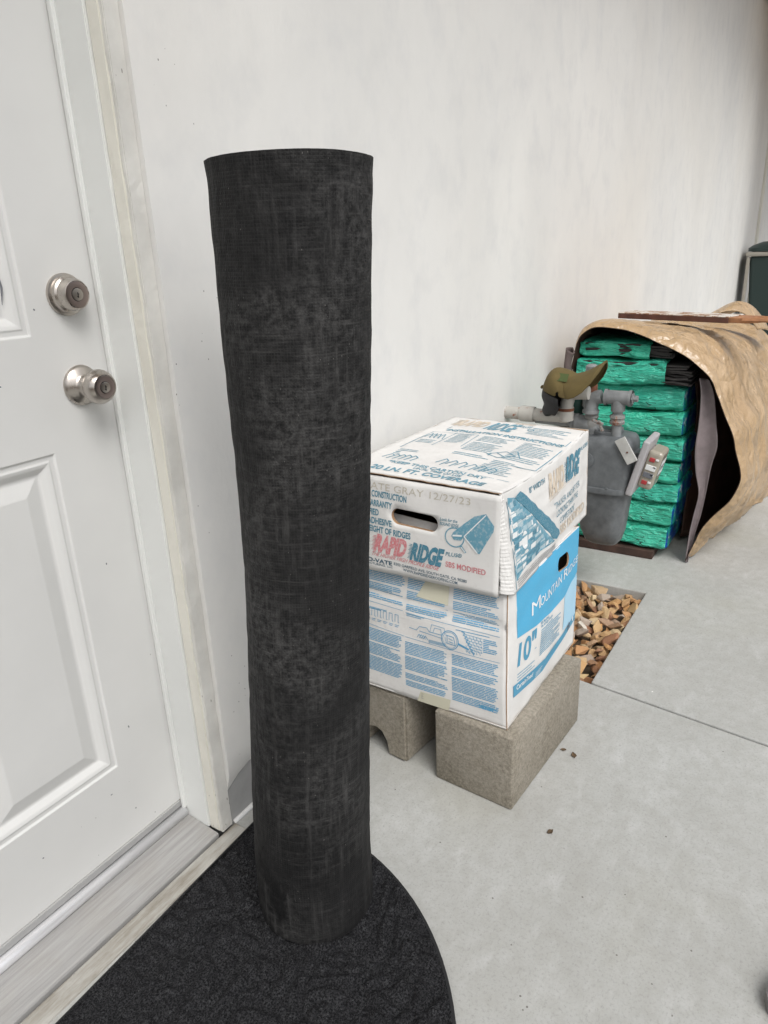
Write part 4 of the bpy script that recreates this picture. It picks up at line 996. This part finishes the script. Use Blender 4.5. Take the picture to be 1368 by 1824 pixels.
# mauve felt liner hanging on the right, brown roll on the left
def ribbon(name, rows, mat, th, parent=None, sub=4, bumpa=.004, mats=None):
    """rows: list of lists of 3D points, lofted with Catmull-Rom in both directions"""
    def cr(p0, p1, p2, p3, t): return .5 * ((2 * p1) + (-p0 + p2) * t + (2 * p0 - 5 * p1 + 4 * p2 - p3) * t * t + (-p0 + 3 * p1 - 3 * p2 + p3) * t ** 3)
    def resample(L, sub):
        L = [Vector(p) for p in L]; o = []
        for i in range(len(L) - 1):
            for k in range(sub): o.append(cr(L[max(i - 1, 0)], L[i], L[i + 1], L[min(i + 2, len(L) - 1)], k / sub))
        o.append(L[-1]); return o
    R1 = [resample(r, sub) for r in rows]; cols_ = [resample([r[k] for r in R1], sub) for k in range(len(R1[0]))]
    n, m = len(cols_), len(cols_[0]); V = [];
    for a in range(n):
        for b in range(m):
            p = cols_[a][b]; V.append(p + Vector((noise.noise(p * 7), noise.noise(p * 7 + Vector((9, 0, 0))), noise.noise(p * 7 + Vector((0, 9, 0))))) * bumpa)
    F = [(a * m + b, a * m + b + 1, (a + 1) * m + b + 1, (a + 1) * m + b) for a in range(n - 1) for b in range(m - 1)]
    o = mesh_obj(name, V, F, None, parent, True, mats=mats or [mat]); md = o.modifiers.new('th', 'SOLIDIFY'); md.thickness = th; md.offset = 0
    if mats: md.material_offset = 1; md.material_offset_rim = 1
    return o
left = [(2.775, .425, .72), (2.77, .412, .66), (2.765, .408, .56), (2.76, .411, .462), (2.765, .400, .37), (2.765, .382, .29), (2.765, .390, .20), (2.765, .397, .125), (2.767, .400, .04), (2.767, .398, .004)]
right = [(2.80, .395, .71), (2.79, .372, .66), (2.78, .352, .56), (2.765, .337, .480), (2.775, .350, .40), (2.79, .360, .30), (2.79, .368, .20), (2.785, .380, .125), (2.775, .390, .04), (2.772, .393, .004)]
mid = [((Vector(a) + Vector(b)) / 2 + Vector((.014, 0, 0))) for a, b in zip(left, right)]
tag(ribbon('felt_sheet', [left, mid, right], M['felt'], .003, sub=4, bumpa=.002), 'mauve grey felt sheet hanging folded at the right of the green bundles', 'felt sheet')
L_ = [(2.72, .872, .70), (2.72, .884, .76), (2.72, .872, .800)]; L2_ = [(2.70, .890, .70), (2.70, .898, .76), (2.70, .890, .812)]; L3_ = [(2.72, .912, .70), (2.73, .908, .76), (2.73, .905, .818)]; L4_ = [(2.76, .905, .70), (2.77, .900, .76), (2.77, .895, .815)]
tag(ribbon('felt_roll', [L4_, L_, L2_, L3_, L4_], M['felt_brown'], .004, sub=5, bumpa=.001), 'small curled brown felt offcut between the pile and the white wall', 'felt offcut')

# ============================================================ TARP
rim = [(2.76, .898, .70), (2.75, .884, .775), (2.74, .868, .835), (2.735, .845, .872), (2.73, .795, .8965), (2.735, .705, .888), (2.745, .640, .868), (2.74, .576, .845), (2.74, .505, .815), (2.74, .452, .785), (2.74, .385, .725), (2.74, .358, .672), (2.74, .325, .600), (2.735, .285, .530), (2.74, .268, .470), (2.74, .250, .410), (2.74, .246, .360), (2.745, .268, .290), (2.75, .318, .220), (2.755, .355, .150), (2.765, .378, .080), (2.767, .395, .010)]
def row(x, dx_list, base): return [(x + d, y, z) for d, (y, z) in zip(dx_list, base)]
n_r = len(rim)
def sect(x, prof):
    return [(x, y, z) for y, z in prof]
s_b = [(2.80, .905, .70), (2.80, .892, .778), (2.80, .878, .842), (2.80, .850, .884), (2.80, .795, .905), (2.80, .715, .903), (2.81, .648, .890), (2.81, .583, .873), (2.81, .512, .850), (2.81, .450, .822), (2.81, .375, .765), (2.81, .340, .705), (2.81, .305, .625), (2.80, .263, .548), (2.80, .243, .478), (2.80, .226, .412), (2.80, .222, .352), (2.80, .236, .270), (2.805, .275, .200), (2.81, .318, .130), (2.83, .352, .065), (2.85, .385, .004)]
s1 = sect(3.02, [(.91, .25), (.90, .79), (.885, .855), (.850, .888), (.79, .900), (.715, .900), (.65, .896), (.59, .890), (.52, .880), (.455, .862), (.375, .815), (.325, .750), (.285, .660), (.238, .565), (.222, .485), (.208, .405), (.200, .335), (.205, .255), (.225, .180), (.262, .110), (.315, .050), (.362, .002)])
s2 = sect(3.35, [(.915, .25), (.905, .79), (.89, .86), (.850, .885), (.79, .893), (.715, .893), (.65, .892), (.59, .890), (.52, .885), (.445, .868), (.365, .825), (.305, .755), (.262, .660), (.225, .57), (.205, .485), (.190, .405), (.182, .335), (.185, .255), (.200, .180), (.230, .110), (.265, .050), (.292, .002)])
s3 = sect(3.75, [(.915, .25), (.905, .79), (.89, .865), (.850, .892), (.79, .900), (.715, .899), (.65, .896), (.59, .893), (.52, .888), (.445, .872), (.355, .83), (.285, .76), (.238, .665), (.205, .57), (.186, .485), (.170, .405), (.160, .335), (.158, .255), (.165, .180), (.178, .110), (.192, .050), (.203, .002)])
s4 = sect(4.15, [(.91, .25), (.90, .77), (.885, .84), (.84, .868), (.79, .872), (.715, .870), (.65, .868), (.59, .865), (.52, .860), (.44, .845), (.345, .80), (.265, .73), (.22, .64), (.185, .55), (.165, .465), (.150, .39), (.140, .32), (.138, .245), (.142, .17), (.150, .105), (.16, .050), (.17, .002)])
s5 = sect(4.42, [(y, z * .06 + .002) for x, y, z in s4])
def tarp_rows(rows):
    # long crinkled folds
    out = []
    for i, r in enumerate(rows):
        rr = []
        for k, p in enumerate(r):
            p = Vector(p); p.z += (.010 if i > 0 and p.z > .82 else 0); p.z *= (1, 1, .985, .945, .885, .86, 1)[i]; am = (.0 if i < 2 else .012)
            d = am * noise.noise(Vector((k * .55, i * .7, 3.0)))
            nrm = Vector((0, p.y - .56, p.z - .42)).normalized(); rr.append(p + nrm * d)
        out.append(rr)
    return out
tarp = ribbon('tarp', tarp_rows([rim, s_b, s1, s2, s3, s4, s5]), None, .0035, sub=9, bumpa=.006, mats=[M['tarp'], M['tarp_in']])
tag(tarp, 'shiny tan tarp draped over the green bundles, folded open at its near end', 'tarp')
fix_norm(tarp)
# crinkles as real geometry
bm = bmesh.new(); bm.from_mesh(tarp.data); bm.normal_update()
for v in bm.verts:
    p = v.co; q3 = Vector((p.x * 5, p.y * 6, p.z * 5)); q3 = Vector((p.x * 7 + p.y * 2, p.y * 3.2, p.z * 1.6)); c1 = abs(noise.noise(q3)); c2 = abs(noise.noise(q3 * 2.1 + Vector((4, 4, 4))))
    amt = min(1, max(0, (p.x - 2.75) / .08)) * (.45 if v.normal.z > .75 else 1); v.co = p + v.normal * (-.026 * (1 - min(1, c1 * 4.5)) + -.011 * (1 - min(1, c2 * 4)) + -.004 * (1 - min(1, 4 * abs(noise.noise(q3 * 5.3))))) * amt
bm.to_mesh(tarp.data); bm.free()
avg = sum((Vector((0, p.center.y - .56, p.center.z - .42)).normalized().dot(p.normal)) for p in tarp.data.polygons)
if avg < 0: tarp.data.flip_normals()
IN = [[(2.90, .470, .80), (2.97, .455, .55), (3.00, .460, .30), (2.98, .465, .02)], [(3.02, .42, .80), (3.08, .40, .55), (3.10, .40, .30), (3.06, .42, .02)], [(3.12, .40, .78), (3.20, .33, .55), (3.22, .32, .30), (3.16, .36, .02)], [(3.22, .36, .76), (3.28, .285, .55), (3.30, .262, .30), (3.28, .32, .02)]]
ribbon('folded_lining', IN, None, .003, tarp, 6, .012, mats=[M['lining'], M['lining']])
# raised fold of tarp behind the plank
FD = [[(3.26, .52, .835), (3.30, .47, .855), (3.34, .42, .865), (3.38, .37, .845), (3.42, .32, .78)], [(3.40, .52, .83), (3.42, .47, .868), (3.46, .41, .893), (3.49, .35, .865), (3.52, .29, .77)], [(3.62, .50, .79), (3.64, .45, .83), (3.66, .39, .84), (3.68, .33, .80), (3.70, .28, .72)]]
fd = ribbon('tarp_fold', FD, None, .003, tarp, 6, .004, mats=[M['tarp'], M['tarp']]); fd.location = (0, 0, .045)
# plank lying on the tarp
pk = empty('plank', (3.0, .6, .905), 'broken brown plank with peeling white top lying on the tan tarp', 'plank')
A_ = Vector((3.08, .812, .9075)); B_ = Vector((2.93, .375, .9085)); dr = (B_ - A_); Lp = dr.length; ang = math.atan2(dr.y, dr.x); perp = Vector((math.cos(ang + math.pi / 2), math.sin(ang + math.pi / 2), 0))
bm = bmesh.new(); box_bm(bm, (A_ + B_) / 2 + perp * .060 + Vector((0, 0, .0)), (Lp, .12, .020), Matrix.Rotation(ang, 3, 'Z'), .002, 1); bm_obj('plank_body', bm, M['wood_brown'], pk)
bm = bmesh.new(); box_bm(bm, (A_ + B_) / 2 + perp * .060 + Vector((0, 0, .0118)), (Lp - .002, .1185, .0035), Matrix.Rotation(ang, 3, 'Z'), .0012, 1, cuts=0); bm_obj('peeling_paint', bm, M['wood_peel'], pk)
bm = bmesh.new(); dn_ = dr.normalized(); box_bm(bm, B_ + dn_ * .036 + perp * .062 + Vector((0, 0, .0005)), (.085, .114, .0185), Matrix.Rotation(ang, 3, 'Z'), .002, 1); bm_obj('broken_wood', bm, M['wood_raw'], pk)
B_ = B_ + dn_ * .07
# splintered end
for k in range(7):
    o0 = B_ + perp * (.008 + .017 * k); l_ = .05 + .06 * R_.random() + .010 * k; d_ = dr.normalized()
    tube('splinter', [o0 - d_ * .02 + Vector((0, 0, .001)), o0 + d_ * l_ * .5 + Vector((0, 0, .002)), o0 + d_ * l_ + Vector((0, 0, .001 + .004 * R_.random()))], [.0095, .008, .002], M['wood_raw'], pk, 5)

# ============================================================ GAS METER
gm = empty('gas_meter', (2.37, .65, .19), 'grey residential gas meter with piping standing between cartons and green bundles', 'gas meter')
def loft(name, secs, mat, parent, n=40, pw_=.55):
    """secs: (z, cx, cy, hx, hy) superelliptic sections"""
    V, F = [], []
    for (z, a, b, hx, hy) in secs:
        for k in range(n):
            t = 2 * math.pi * k / n; c_, s_ = math.cos(t), math.sin(t); V.append((a + math.copysign(abs(c_) ** pw_, c_) * hx, b + math.copysign(abs(s_) ** pw_, s_) * hy, z))
    for i in range(len(secs) - 1):
        for k in range(n): k2 = (k + 1) % n; F.append((i * n + k, i * n + k2, (i + 1) * n + k2, (i + 1) * n + k))
    F.append(tuple(range(n))[::-1]); F.append(tuple((len(secs) - 1) * n + k for k in range(n)))
    o = mesh_obj(name, V, F, mat, parent, True); fix_norm(o); return sharp(o, 38)
mx, my = 2.395, .635
loft('meter_body', [(.405, mx, my, .088, .098), (.43, mx, my, .088, .100), (.50, mx, my, .086, .100), (.548, mx, my, .084, .098), (.566, mx, my, .080, .094), (.578, mx, my, .073, .086), (.5835, mx, my, .060, .072), (.586, mx, my, .04, .05)], M['meter'], gm, 48, .42)
loft('flange', [(.392, mx, my, .088, .098), (.394, mx, my, .095, .105), (.400, mx, my, .096, .106), (.412, mx, my, .094, .104), (.414, mx, my, .088, .099)], M['meter'], gm, 48, .62)
loft('meter_bowl', [(.186, mx, my - .01, .028, .034), (.192, mx, my - .01, .045, .050), (.205, mx, my - .008, .058, .062), (.24, mx, my - .005, .068, .074), (.30, mx, my, .076, .084), (.35, mx, my, .080, .089), (.392, mx, my, .083, .093)], M['meter'], gm, 48, .66)
box('top_lid', (mx - .01, my - .005, .590), (.075, .082, .016), M['meter'], gm, bev=.005, seg=3); box('top_lid', (mx - .01, my - .005, .600), (.060, .066, .006), M['meter'], gm, bev=.002)
for sx, sy in ((-1, -1), (1, -1), (-1, 1), (1, 1)): lathe('bolt', [(0, .005), (.004, .005), (.005, .003)], (mx - .01 + sx * .031, my - .005 + sy * .034, .598), (0, 0, 1), M['pipe'], gm, 6)
for k in range(8):
    t = 2 * math.pi * (k + .4) / 8; lathe('bolt', [(0, .0055), (.005, .0055), (.006, .004)], (mx + math.cos(t) * .094, my + math.sin(t) * .103, .411), (0, 0, 1), M['meter'], gm, 8)
# side boss
lathe('side_boss', [(-.01, .026), (.006, .026), (.008, .018), (.012, .018), (.013, .010)], (mx - .086, my + .045, .505), (-1, 0, 0), M['meter'], gm, 24)
# index: pale plate leaning outwards at top, clear cover with red dials
RI = Matrix.Rotation(rad(14), 3, 'X'); ic = Vector((2.385, .512, .492))
def at_i(v): return ic + RI @ Vector(v)
ip = box('index_plate', at_i((0, 0, 0)), (.15, .022, .195), M['plate'], gm, rot=RI, bev=.006, seg=3)
box('index_bracket', (2.39, .535, .49), (.07, .045, .09), M['meter'], gm, bev=.004)
bm = bmesh.new(); box_bm(bm, at_i((.012, -.034, -.002)), (.105, .048, .135), RI, .012, 3); bm_obj('dial_cover', bm, M['cover'], gm)
fx = -.0415
for k, z in enumerate((.036, -.045)): box('red_digit', at_i((fx, -.030, z)), (.004, .018, .014), M['digit'], gm, rot=RI, bev=.002)
for k, z in enumerate((.008, -.018)): box('counter_window', at_i((fx, -.034, z)), (.004, .032, .018), M['ink_grey'] if k % 2 else M['ink_white'], gm, rot=RI, bev=.001)
for k in range(4): box('dial_mark', at_i((fx + .0, -.046, .040 - .027 * k)), (.004, .010, .006), M['ink_white'], gm, rot=RI, bev=.0005)
Pb = Print(lambda u, v: at_i((-.035 + .1 * u, -.0585, -.055 + .12 * v)), .0004); Pb.rect(.15, .30, .85, .75); Pb.build('index_face', M['ink_white'], gm)
Pb = Print(lambda u, v: at_i((-.035 + .1 * u, -.0590, -.055 + .12 * v)), .0006); Pb.text('00472', .22, .45, .78, .45, .14, 0, .02); Pb.build('index_number', M['ink_grey'], gm)
# badge on the shoulder
RB = Matrix.Rotation(rad(-42), 3, 'Y') @ Matrix.Rotation(rad(30), 3, 'X')
bd = Matrix.Rotation(rad(25), 3, 'Z'); box('badge', (2.305, .550, .552), (.008, .036, .088), M['badge'], gm, rot=Matrix.Rotation(rad(-32), 3, 'X'), bev=.0015)
lathe('rivet', [(0, .003), (.002, .003)], (2.300, .545, .548), (-1, 0, 0), M['rust'], gm, 10)
# pipes: inlet with elbow
px = 2.375
tube('inlet_pipe', [(px, .885, .618), (px, .80, .617), (px, .735, .616)], .0185, M['pipe'], gm, 24)
tube('inlet_elbow', [(px, .752, .616), (px, .735, .616)] + arc((px, .712, .588), (0, 0, 1), (0, -1, 0), .028, 0, math.pi / 2, 8) + [(px, .684, .575), (px, .684, .555)], .0275, M['pipe'], gm, 24)
for y in (.752, .736): lathe('pipe_collar', [(-.006, .030), (.006, .030)], (px, y, .616), (0, 1, 0), M['pipe'], gm, 24)
# outlet: riser, valve, elbow, tee and plug
ox = 2.36
tube('outlet_drop', [(ox, .600, .575), (ox, .600, .64), (ox, .600, .70)], .0165, M['pipe'], gm, 20)
lathe('rusty_union', [(-.017, .018), (-.015, .024), (-.006, .026), (-.003, .023), (.003, .023), (.006, .026), (.015, .024), (.017, .018)], (ox, .600, .640), (0, 0, 1), M['grey_rust'], gm, 8)
tube('outlet_tee', [(ox, .640, .712), (ox, .562, .712)], .0235, M['pipe'], gm, 24); tube('outlet_tee', [(ox, .600, .712), (ox, .600, .668)], .0225, M['pipe'], gm, 24)
for y in (.640, .562): lathe('pipe_collar', [(-.005, .0265), (.005, .0265)], (ox, y, .712), (0, 1, 0), M['pipe'], gm, 24)
lathe('square_plug', [(0, .019), (.004, .019), (.005, .011), (.018, .011), (.019, .008)], (ox, .557, .712), (0, -1, 0), M['pipe'], gm, 6)
tube('outlet_elbow', [(ox, .655, .712)] + arc((ox, .658, .680), (0, 0, 1), (0, 1, 0), .031, 0, math.pi / 2, 8) + [(ox, .689, .655)], .0235, M['pipe'], gm, 24)
lathe('pipe_collar', [(-.005, .0275), (.005, .0275)], (ox, .689, .660), (0, 0, 1), M['pipe'], gm, 24)
lathe('valve_body', [(-.045, .016), (-.040, .022), (-.02, .024), (-.01, .019), (.0, .024), (.01, .021), (.02, .018)], (ox + .01, .688, .640), (0, 0, 1), M['grey_rust'], gm, 12)
for k, a in enumerate((-.5, .35)): box('valve_lever', (ox - .03, .655 - .01 * k, .632 - .012 * k), (.010, .040, .010), M['grey_rust'], gm, rot=Matrix.Rotation(a + .8, 3, 'X'), bev=.003)
# second riser behind with rust
rx = 2.43
tube('supply_riser', [(rx, .715, .56), (rx, .715, .66), (rx, .715, .79)], .0155, M['pipe'], gm, 18)
lathe('rusty_collar', [(-.014, .020), (-.012, .0235), (.012, .0235), (.014, .020)], (rx, .715, .725), (0, 0, 1), M['rust'], gm, 16); lathe('riser_nut', [(-.016, .021), (-.013, .026), (.013, .026), (.016, .021)], (rx, .715, .675), (0, 0, 1), M['grey_rust'], gm, 6)
lathe('riser_cap', [(-.03, .018), (-.02, .020), (.01, .020), (.016, .012)], (rx, .715, .790), (0, 0, 1), M['pipe'], gm, 16)
lathe('regulator', [(-.05, .028), (.03, .030), (.045, .020)], (2.45, .765, .68), (0, 0, 1), M['dark_green'], gm, 24)
# white painted supply pipe from the wall, with the cap hanging on it
wp = empty('white_pipe', (2.33, .86, .64), 'white painted rusting pipe coming out of the stucco wall under the cap', 'pipe')
tube('wall_pipe', [(2.33, .99, .640), (2.33, .90, .640), (2.33, .755, .642)], .0215, M['white_rust'], wp, 24)
lathe('pipe_coupling', [(-.026, .0255), (-.02, .0275), (.02, .0275), (.026, .0255)], (2.33, .90, .640), (0, 1, 0), M['white_rust'], wp, 24)
tube('standing_pipe', [(2.33, .765, .63), (2.33, .765, .675)], .0265, M['white_rust'], wp, 24)
tube('rusted_elbow', [(2.33, .765, .660), (2.33, .762, .690)] + arc((2.33, .735, .700), (0, 1, 0), (0, 0, 1), .024, 0, math.pi / 2, 8) + [(2.33, .715, .726), (2.33, .69, .727)], .022, M['white_rust'], wp, 24)
lathe('rust_band', [(-.005, .0272), (.005, .0272)], (2.33, .765, .668), (0, 0, 1), M['rust'], wp, 24)
# ---------------- cap
cap = empty('baseball_cap', (2.31, .76, .74), 'olive baseball cap with black mesh back hanging on the gas pipe', 'cap')
def cap_sec(c, wx, half, nrm, sweep=math.pi, n=14, x0=2.305):
    """half-round section across X: c=(y,z) crest point, wx half-width in X, half depth, nrm=(y,z) outward direction"""
    out = []
    for k in range(n + 1):
        t = -sweep / 2 + sweep * k / n; out.append((x0 + math.sin(t) * wx, c[0] + nrm[0] * (math.cos(t) - 1) * half, c[1] + nrm[1] * (math.cos(t) - 1) * half))
    return out
def nn(y, z): l = math.hypot(y, z); return (y / l, z / l)
olive = [cap_sec((.835, .742), .064, .062, nn(1, .25)), cap_sec((.831, .758), .067, .066, nn(1, .45)), cap_sec((.818, .789), .068, .070, nn(.9, 1)), cap_sec((.796, .808), .067, .074, nn(.5, 1)), cap_sec((.755, .802), .067, .076, nn(-.05, 1)), cap_sec((.718, .785), .068, .066, nn(-.15, 1))]
ribbon('front_crown', olive, M['olive'], .002, cap, 4, .002)
meshb = [cap_sec((.834, .742), .064, .075, nn(1, .35)), cap_sec((.838, .715), .064, .075, nn(1, .15)), cap_sec((.830, .690), .060, .068, nn(1, .1)), cap_sec((.836, .665), .052, .060, nn(1, .1)), cap_sec((.822, .644), .046, .050, nn(.7, -.7)), cap_sec((.796, .655), .036, .034, nn(.1, -1)), cap_sec((.780, .680), .034, .030, nn(-.6, -.6))]
ribbon('mesh_back', meshb, M['mesh'], .002, cap, 4, .004)
brim = [cap_sec((.758, .796), .066, .070, (.25, 1)), cap_sec((.735, .791), .074, .068, (.12, 1)), cap_sec((.708, .796), .080, .066, (0, 1)), cap_sec((.680, .808), .080, .060, (-.05, 1)), cap_sec((.655, .823), .070, .046, (-.1, 1)), cap_sec((.640, .833), .048, .026, (-.1, 1)), cap_sec((.634, .838), .014, .006, (-.1, 1))]
ribbon('brim', brim, M['olive'], .0035, cap, 4, .0005)
tube('brim_edge', [brim[i][0] for i in range(7)] + [brim[i][-1] for i in range(6, -1, -1)], .0022, M['olive'], cap, 6)
pa = Print(lambda u, v: Vector((2.262 + .03 * v, .780 - .045 * u, .792 + .012 * v)), .001); pa.P = lambda u, v: Vector((2.249 + .022 * v, .788 - .048 * u, .775 + .022 * v - .003 * u)); pa.quad((0, 0), (1, 0), (1, 1), (0, 1), 4, 2); pa.off = .002; pa.build('patch', M['olive_patch'], cap)
lathe('button', [(-.001, .007), (.003, .006), (.005, .003)], (2.305, .842, .742), (0, 1, .4), M['olive'], cap, 16)

# ============================================================ FAR BIN
bn = empty('wheelie_bin', (8.25, .62, 0), 'dark green wheelie bin with grey rimmed lid at the far end of the wall', 'bin')
bm = bmesh.new(); secs = [(.10, .46, .44), (1.04, .58, .60)]; 
V = []; 
for z, wx, wy in secs: V += [(8.25 - wx / 2, .60 - wy / 2, z), (8.25 + wx / 2, .60 - wy / 2, z), (8.25 + wx / 2, .60 + wy / 2, z), (8.25 - wx / 2, .60 + wy / 2, z)]
o = mesh_obj('bin_body', V, [(3, 2, 1, 0), (4, 5, 6, 7), (0, 1, 5, 4), (1, 2, 6, 5), (2, 3, 7, 6), (3, 0, 4, 7)], M['bin'], bn); fix_norm(o); md = o.modifiers.new('b', 'BEVEL'); md.width = .03; md.segments = 3
box('bin_rim', (8.25, .60, 1.055), (.63, .66, .04), M['bin_grey'], bn, bev=.012, seg=3)
loft('bin_lid', [(1.08, 8.25, .60, .32, .335), (1.11, 8.25, .60, .32, .335), (1.135, 8.26, .60, .29, .30), (1.165, 8.28, .60, .20, .22), (1.17, 8.28, .60, .10, .12)], M['bin'], bn, 40, .45)
for y in (.905, .295): box('corner_rib', (7.955, y, .56), (.022, .030, .94), M['bin_grey'], bn, bev=.006)
for y in (.36, .84): lathe('wheel', [(-.03, .09), (-.025, .105), (.025, .105), (.03, .09)], (8.45, y, .105), (0, 1, 0), M['black'], bn, 24)
tube('handle', [(8.55, .40, 1.09), (8.60, .40, 1.09), (8.60, .80, 1.09), (8.55, .80, 1.09)], .014, M['bin'], bn, 10)

# ============================================================ SMALL THINGS ON THE SLAB
def leaf(label, x, y, s_, rot, seed):
    qq = random.Random(seed); V = []; n = 7
    for i in range(n + 1):
        f_ = i / n; w_2 = math.sin(math.pi * min(1, f_ * .95 + .03)) * .34 * s_ * qq.uniform(.75, 1.2)
        lift = .25 * s_ * (f_ - .4) ** 2 + .02 * s_
        for k in (-1, 0, 1): V.append((f_ * s_ - s_ / 2, k * w_2, .0006 + lift + abs(k) * .16 * s_ * qq.uniform(.5, 1.2)))
    F = [(i * 3 + k, i * 3 + k + 1, i * 3 + k + 4, i * 3 + k + 3) for i in range(n) for k in (0, 1)]
    V = [Matrix.Rotation(rot, 3, 'Z') @ Vector(v) + Vector((x, y, 0)) for v in V]
    o = mesh_obj('dry_leaf', V, F, M['leaf']); md = o.modifiers.new('s', 'SOLIDIFY'); md.thickness = .0008
    return tag(o, label, 'leaf')
leaf('brown curled leaf scrap on the slab just right of the near cinder block', 1.4483, .4124, .020, .6, 1)
leaf('tiny dry leaf scrap touching the right foot of the near cinder block', 1.457, .442, .014, 2.0, 2)
leaf('small dark curled leaf alone on the slab in front of the cinder blocks', 1.184, .3772, .016, -.5, 3)
# shoe tip at the lower right corner of the view
sh = empty('shoe', (1.03, -.14, 0), 'toe of a dark brown shoe with grey sole in the bottom right corner', 'shoe')
def shoe_sec(f_, z, grow=0):
    pass
dirv = Vector((-.60, .80, 0)).normalized(); tip = Vector((.991, -.058, 0)); sd_ = Vector((-dirv.y, dirv.x, 0))
prof_w = [(0, .004), (.006, .020), (.02, .034), (.05, .046), (.09, .050), (.15, .042), (.21, .036), (.26, .035), (.285, .026), (.292, .006)]
def shoe_out(sc_): return [tip - dirv * d_ + sd_ * w_1 * sc_ for d_, w_1 in prof_w] + [tip - dirv * d_ - sd_ * w_1 * sc_ for d_, w_1 in reversed(prof_w)]
o_ = shoe_out(1.0); n_ = len(o_); V = [p + Vector((0, 0, .0005)) for p in o_] + [p + Vector((0, 0, .024)) for p in o_]
F = [(i, (i + 1) % n_, n_ + (i + 1) % n_, n_ + i) for i in range(n_)] + [tuple(range(n_)), tuple(range(n_, 2 * n_))]
o = mesh_obj('sole', V, F, M['sole'], sh); fix_norm(o)
V, F = [], []; hts = [(0, .026), (.006, .034), (.02, .046), (.05, .058), (.09, .068), (.15, .092), (.21, .105), (.26, .108), (.285, .100), (.292, .08)]
K = 12
for (d_, w_1), (_, h_1) in zip(prof_w, hts):
    for k in range(K + 1):
        t = math.pi * k / K; V.append(tip - dirv * (d_ + .004) + sd_ * (math.cos(t) * w_1 * .96) + Vector((0, 0, .022 + (h_1 - .022) * math.sin(t) ** .7)))
F = [(i * (K + 1) + k, i * (K + 1) + k + 1, (i + 1) * (K + 1) + k + 1, (i + 1) * (K + 1) + k) for i in range(len(prof_w) - 1) for k in range(K)]
F.append(tuple(range(K + 1))); F.append(tuple((len(prof_w) - 1) * (K + 1) + k for k in range(K + 1)))
o = mesh_obj('shoe_upper', V, F, M['shoe'], sh, True); fix_norm(o)
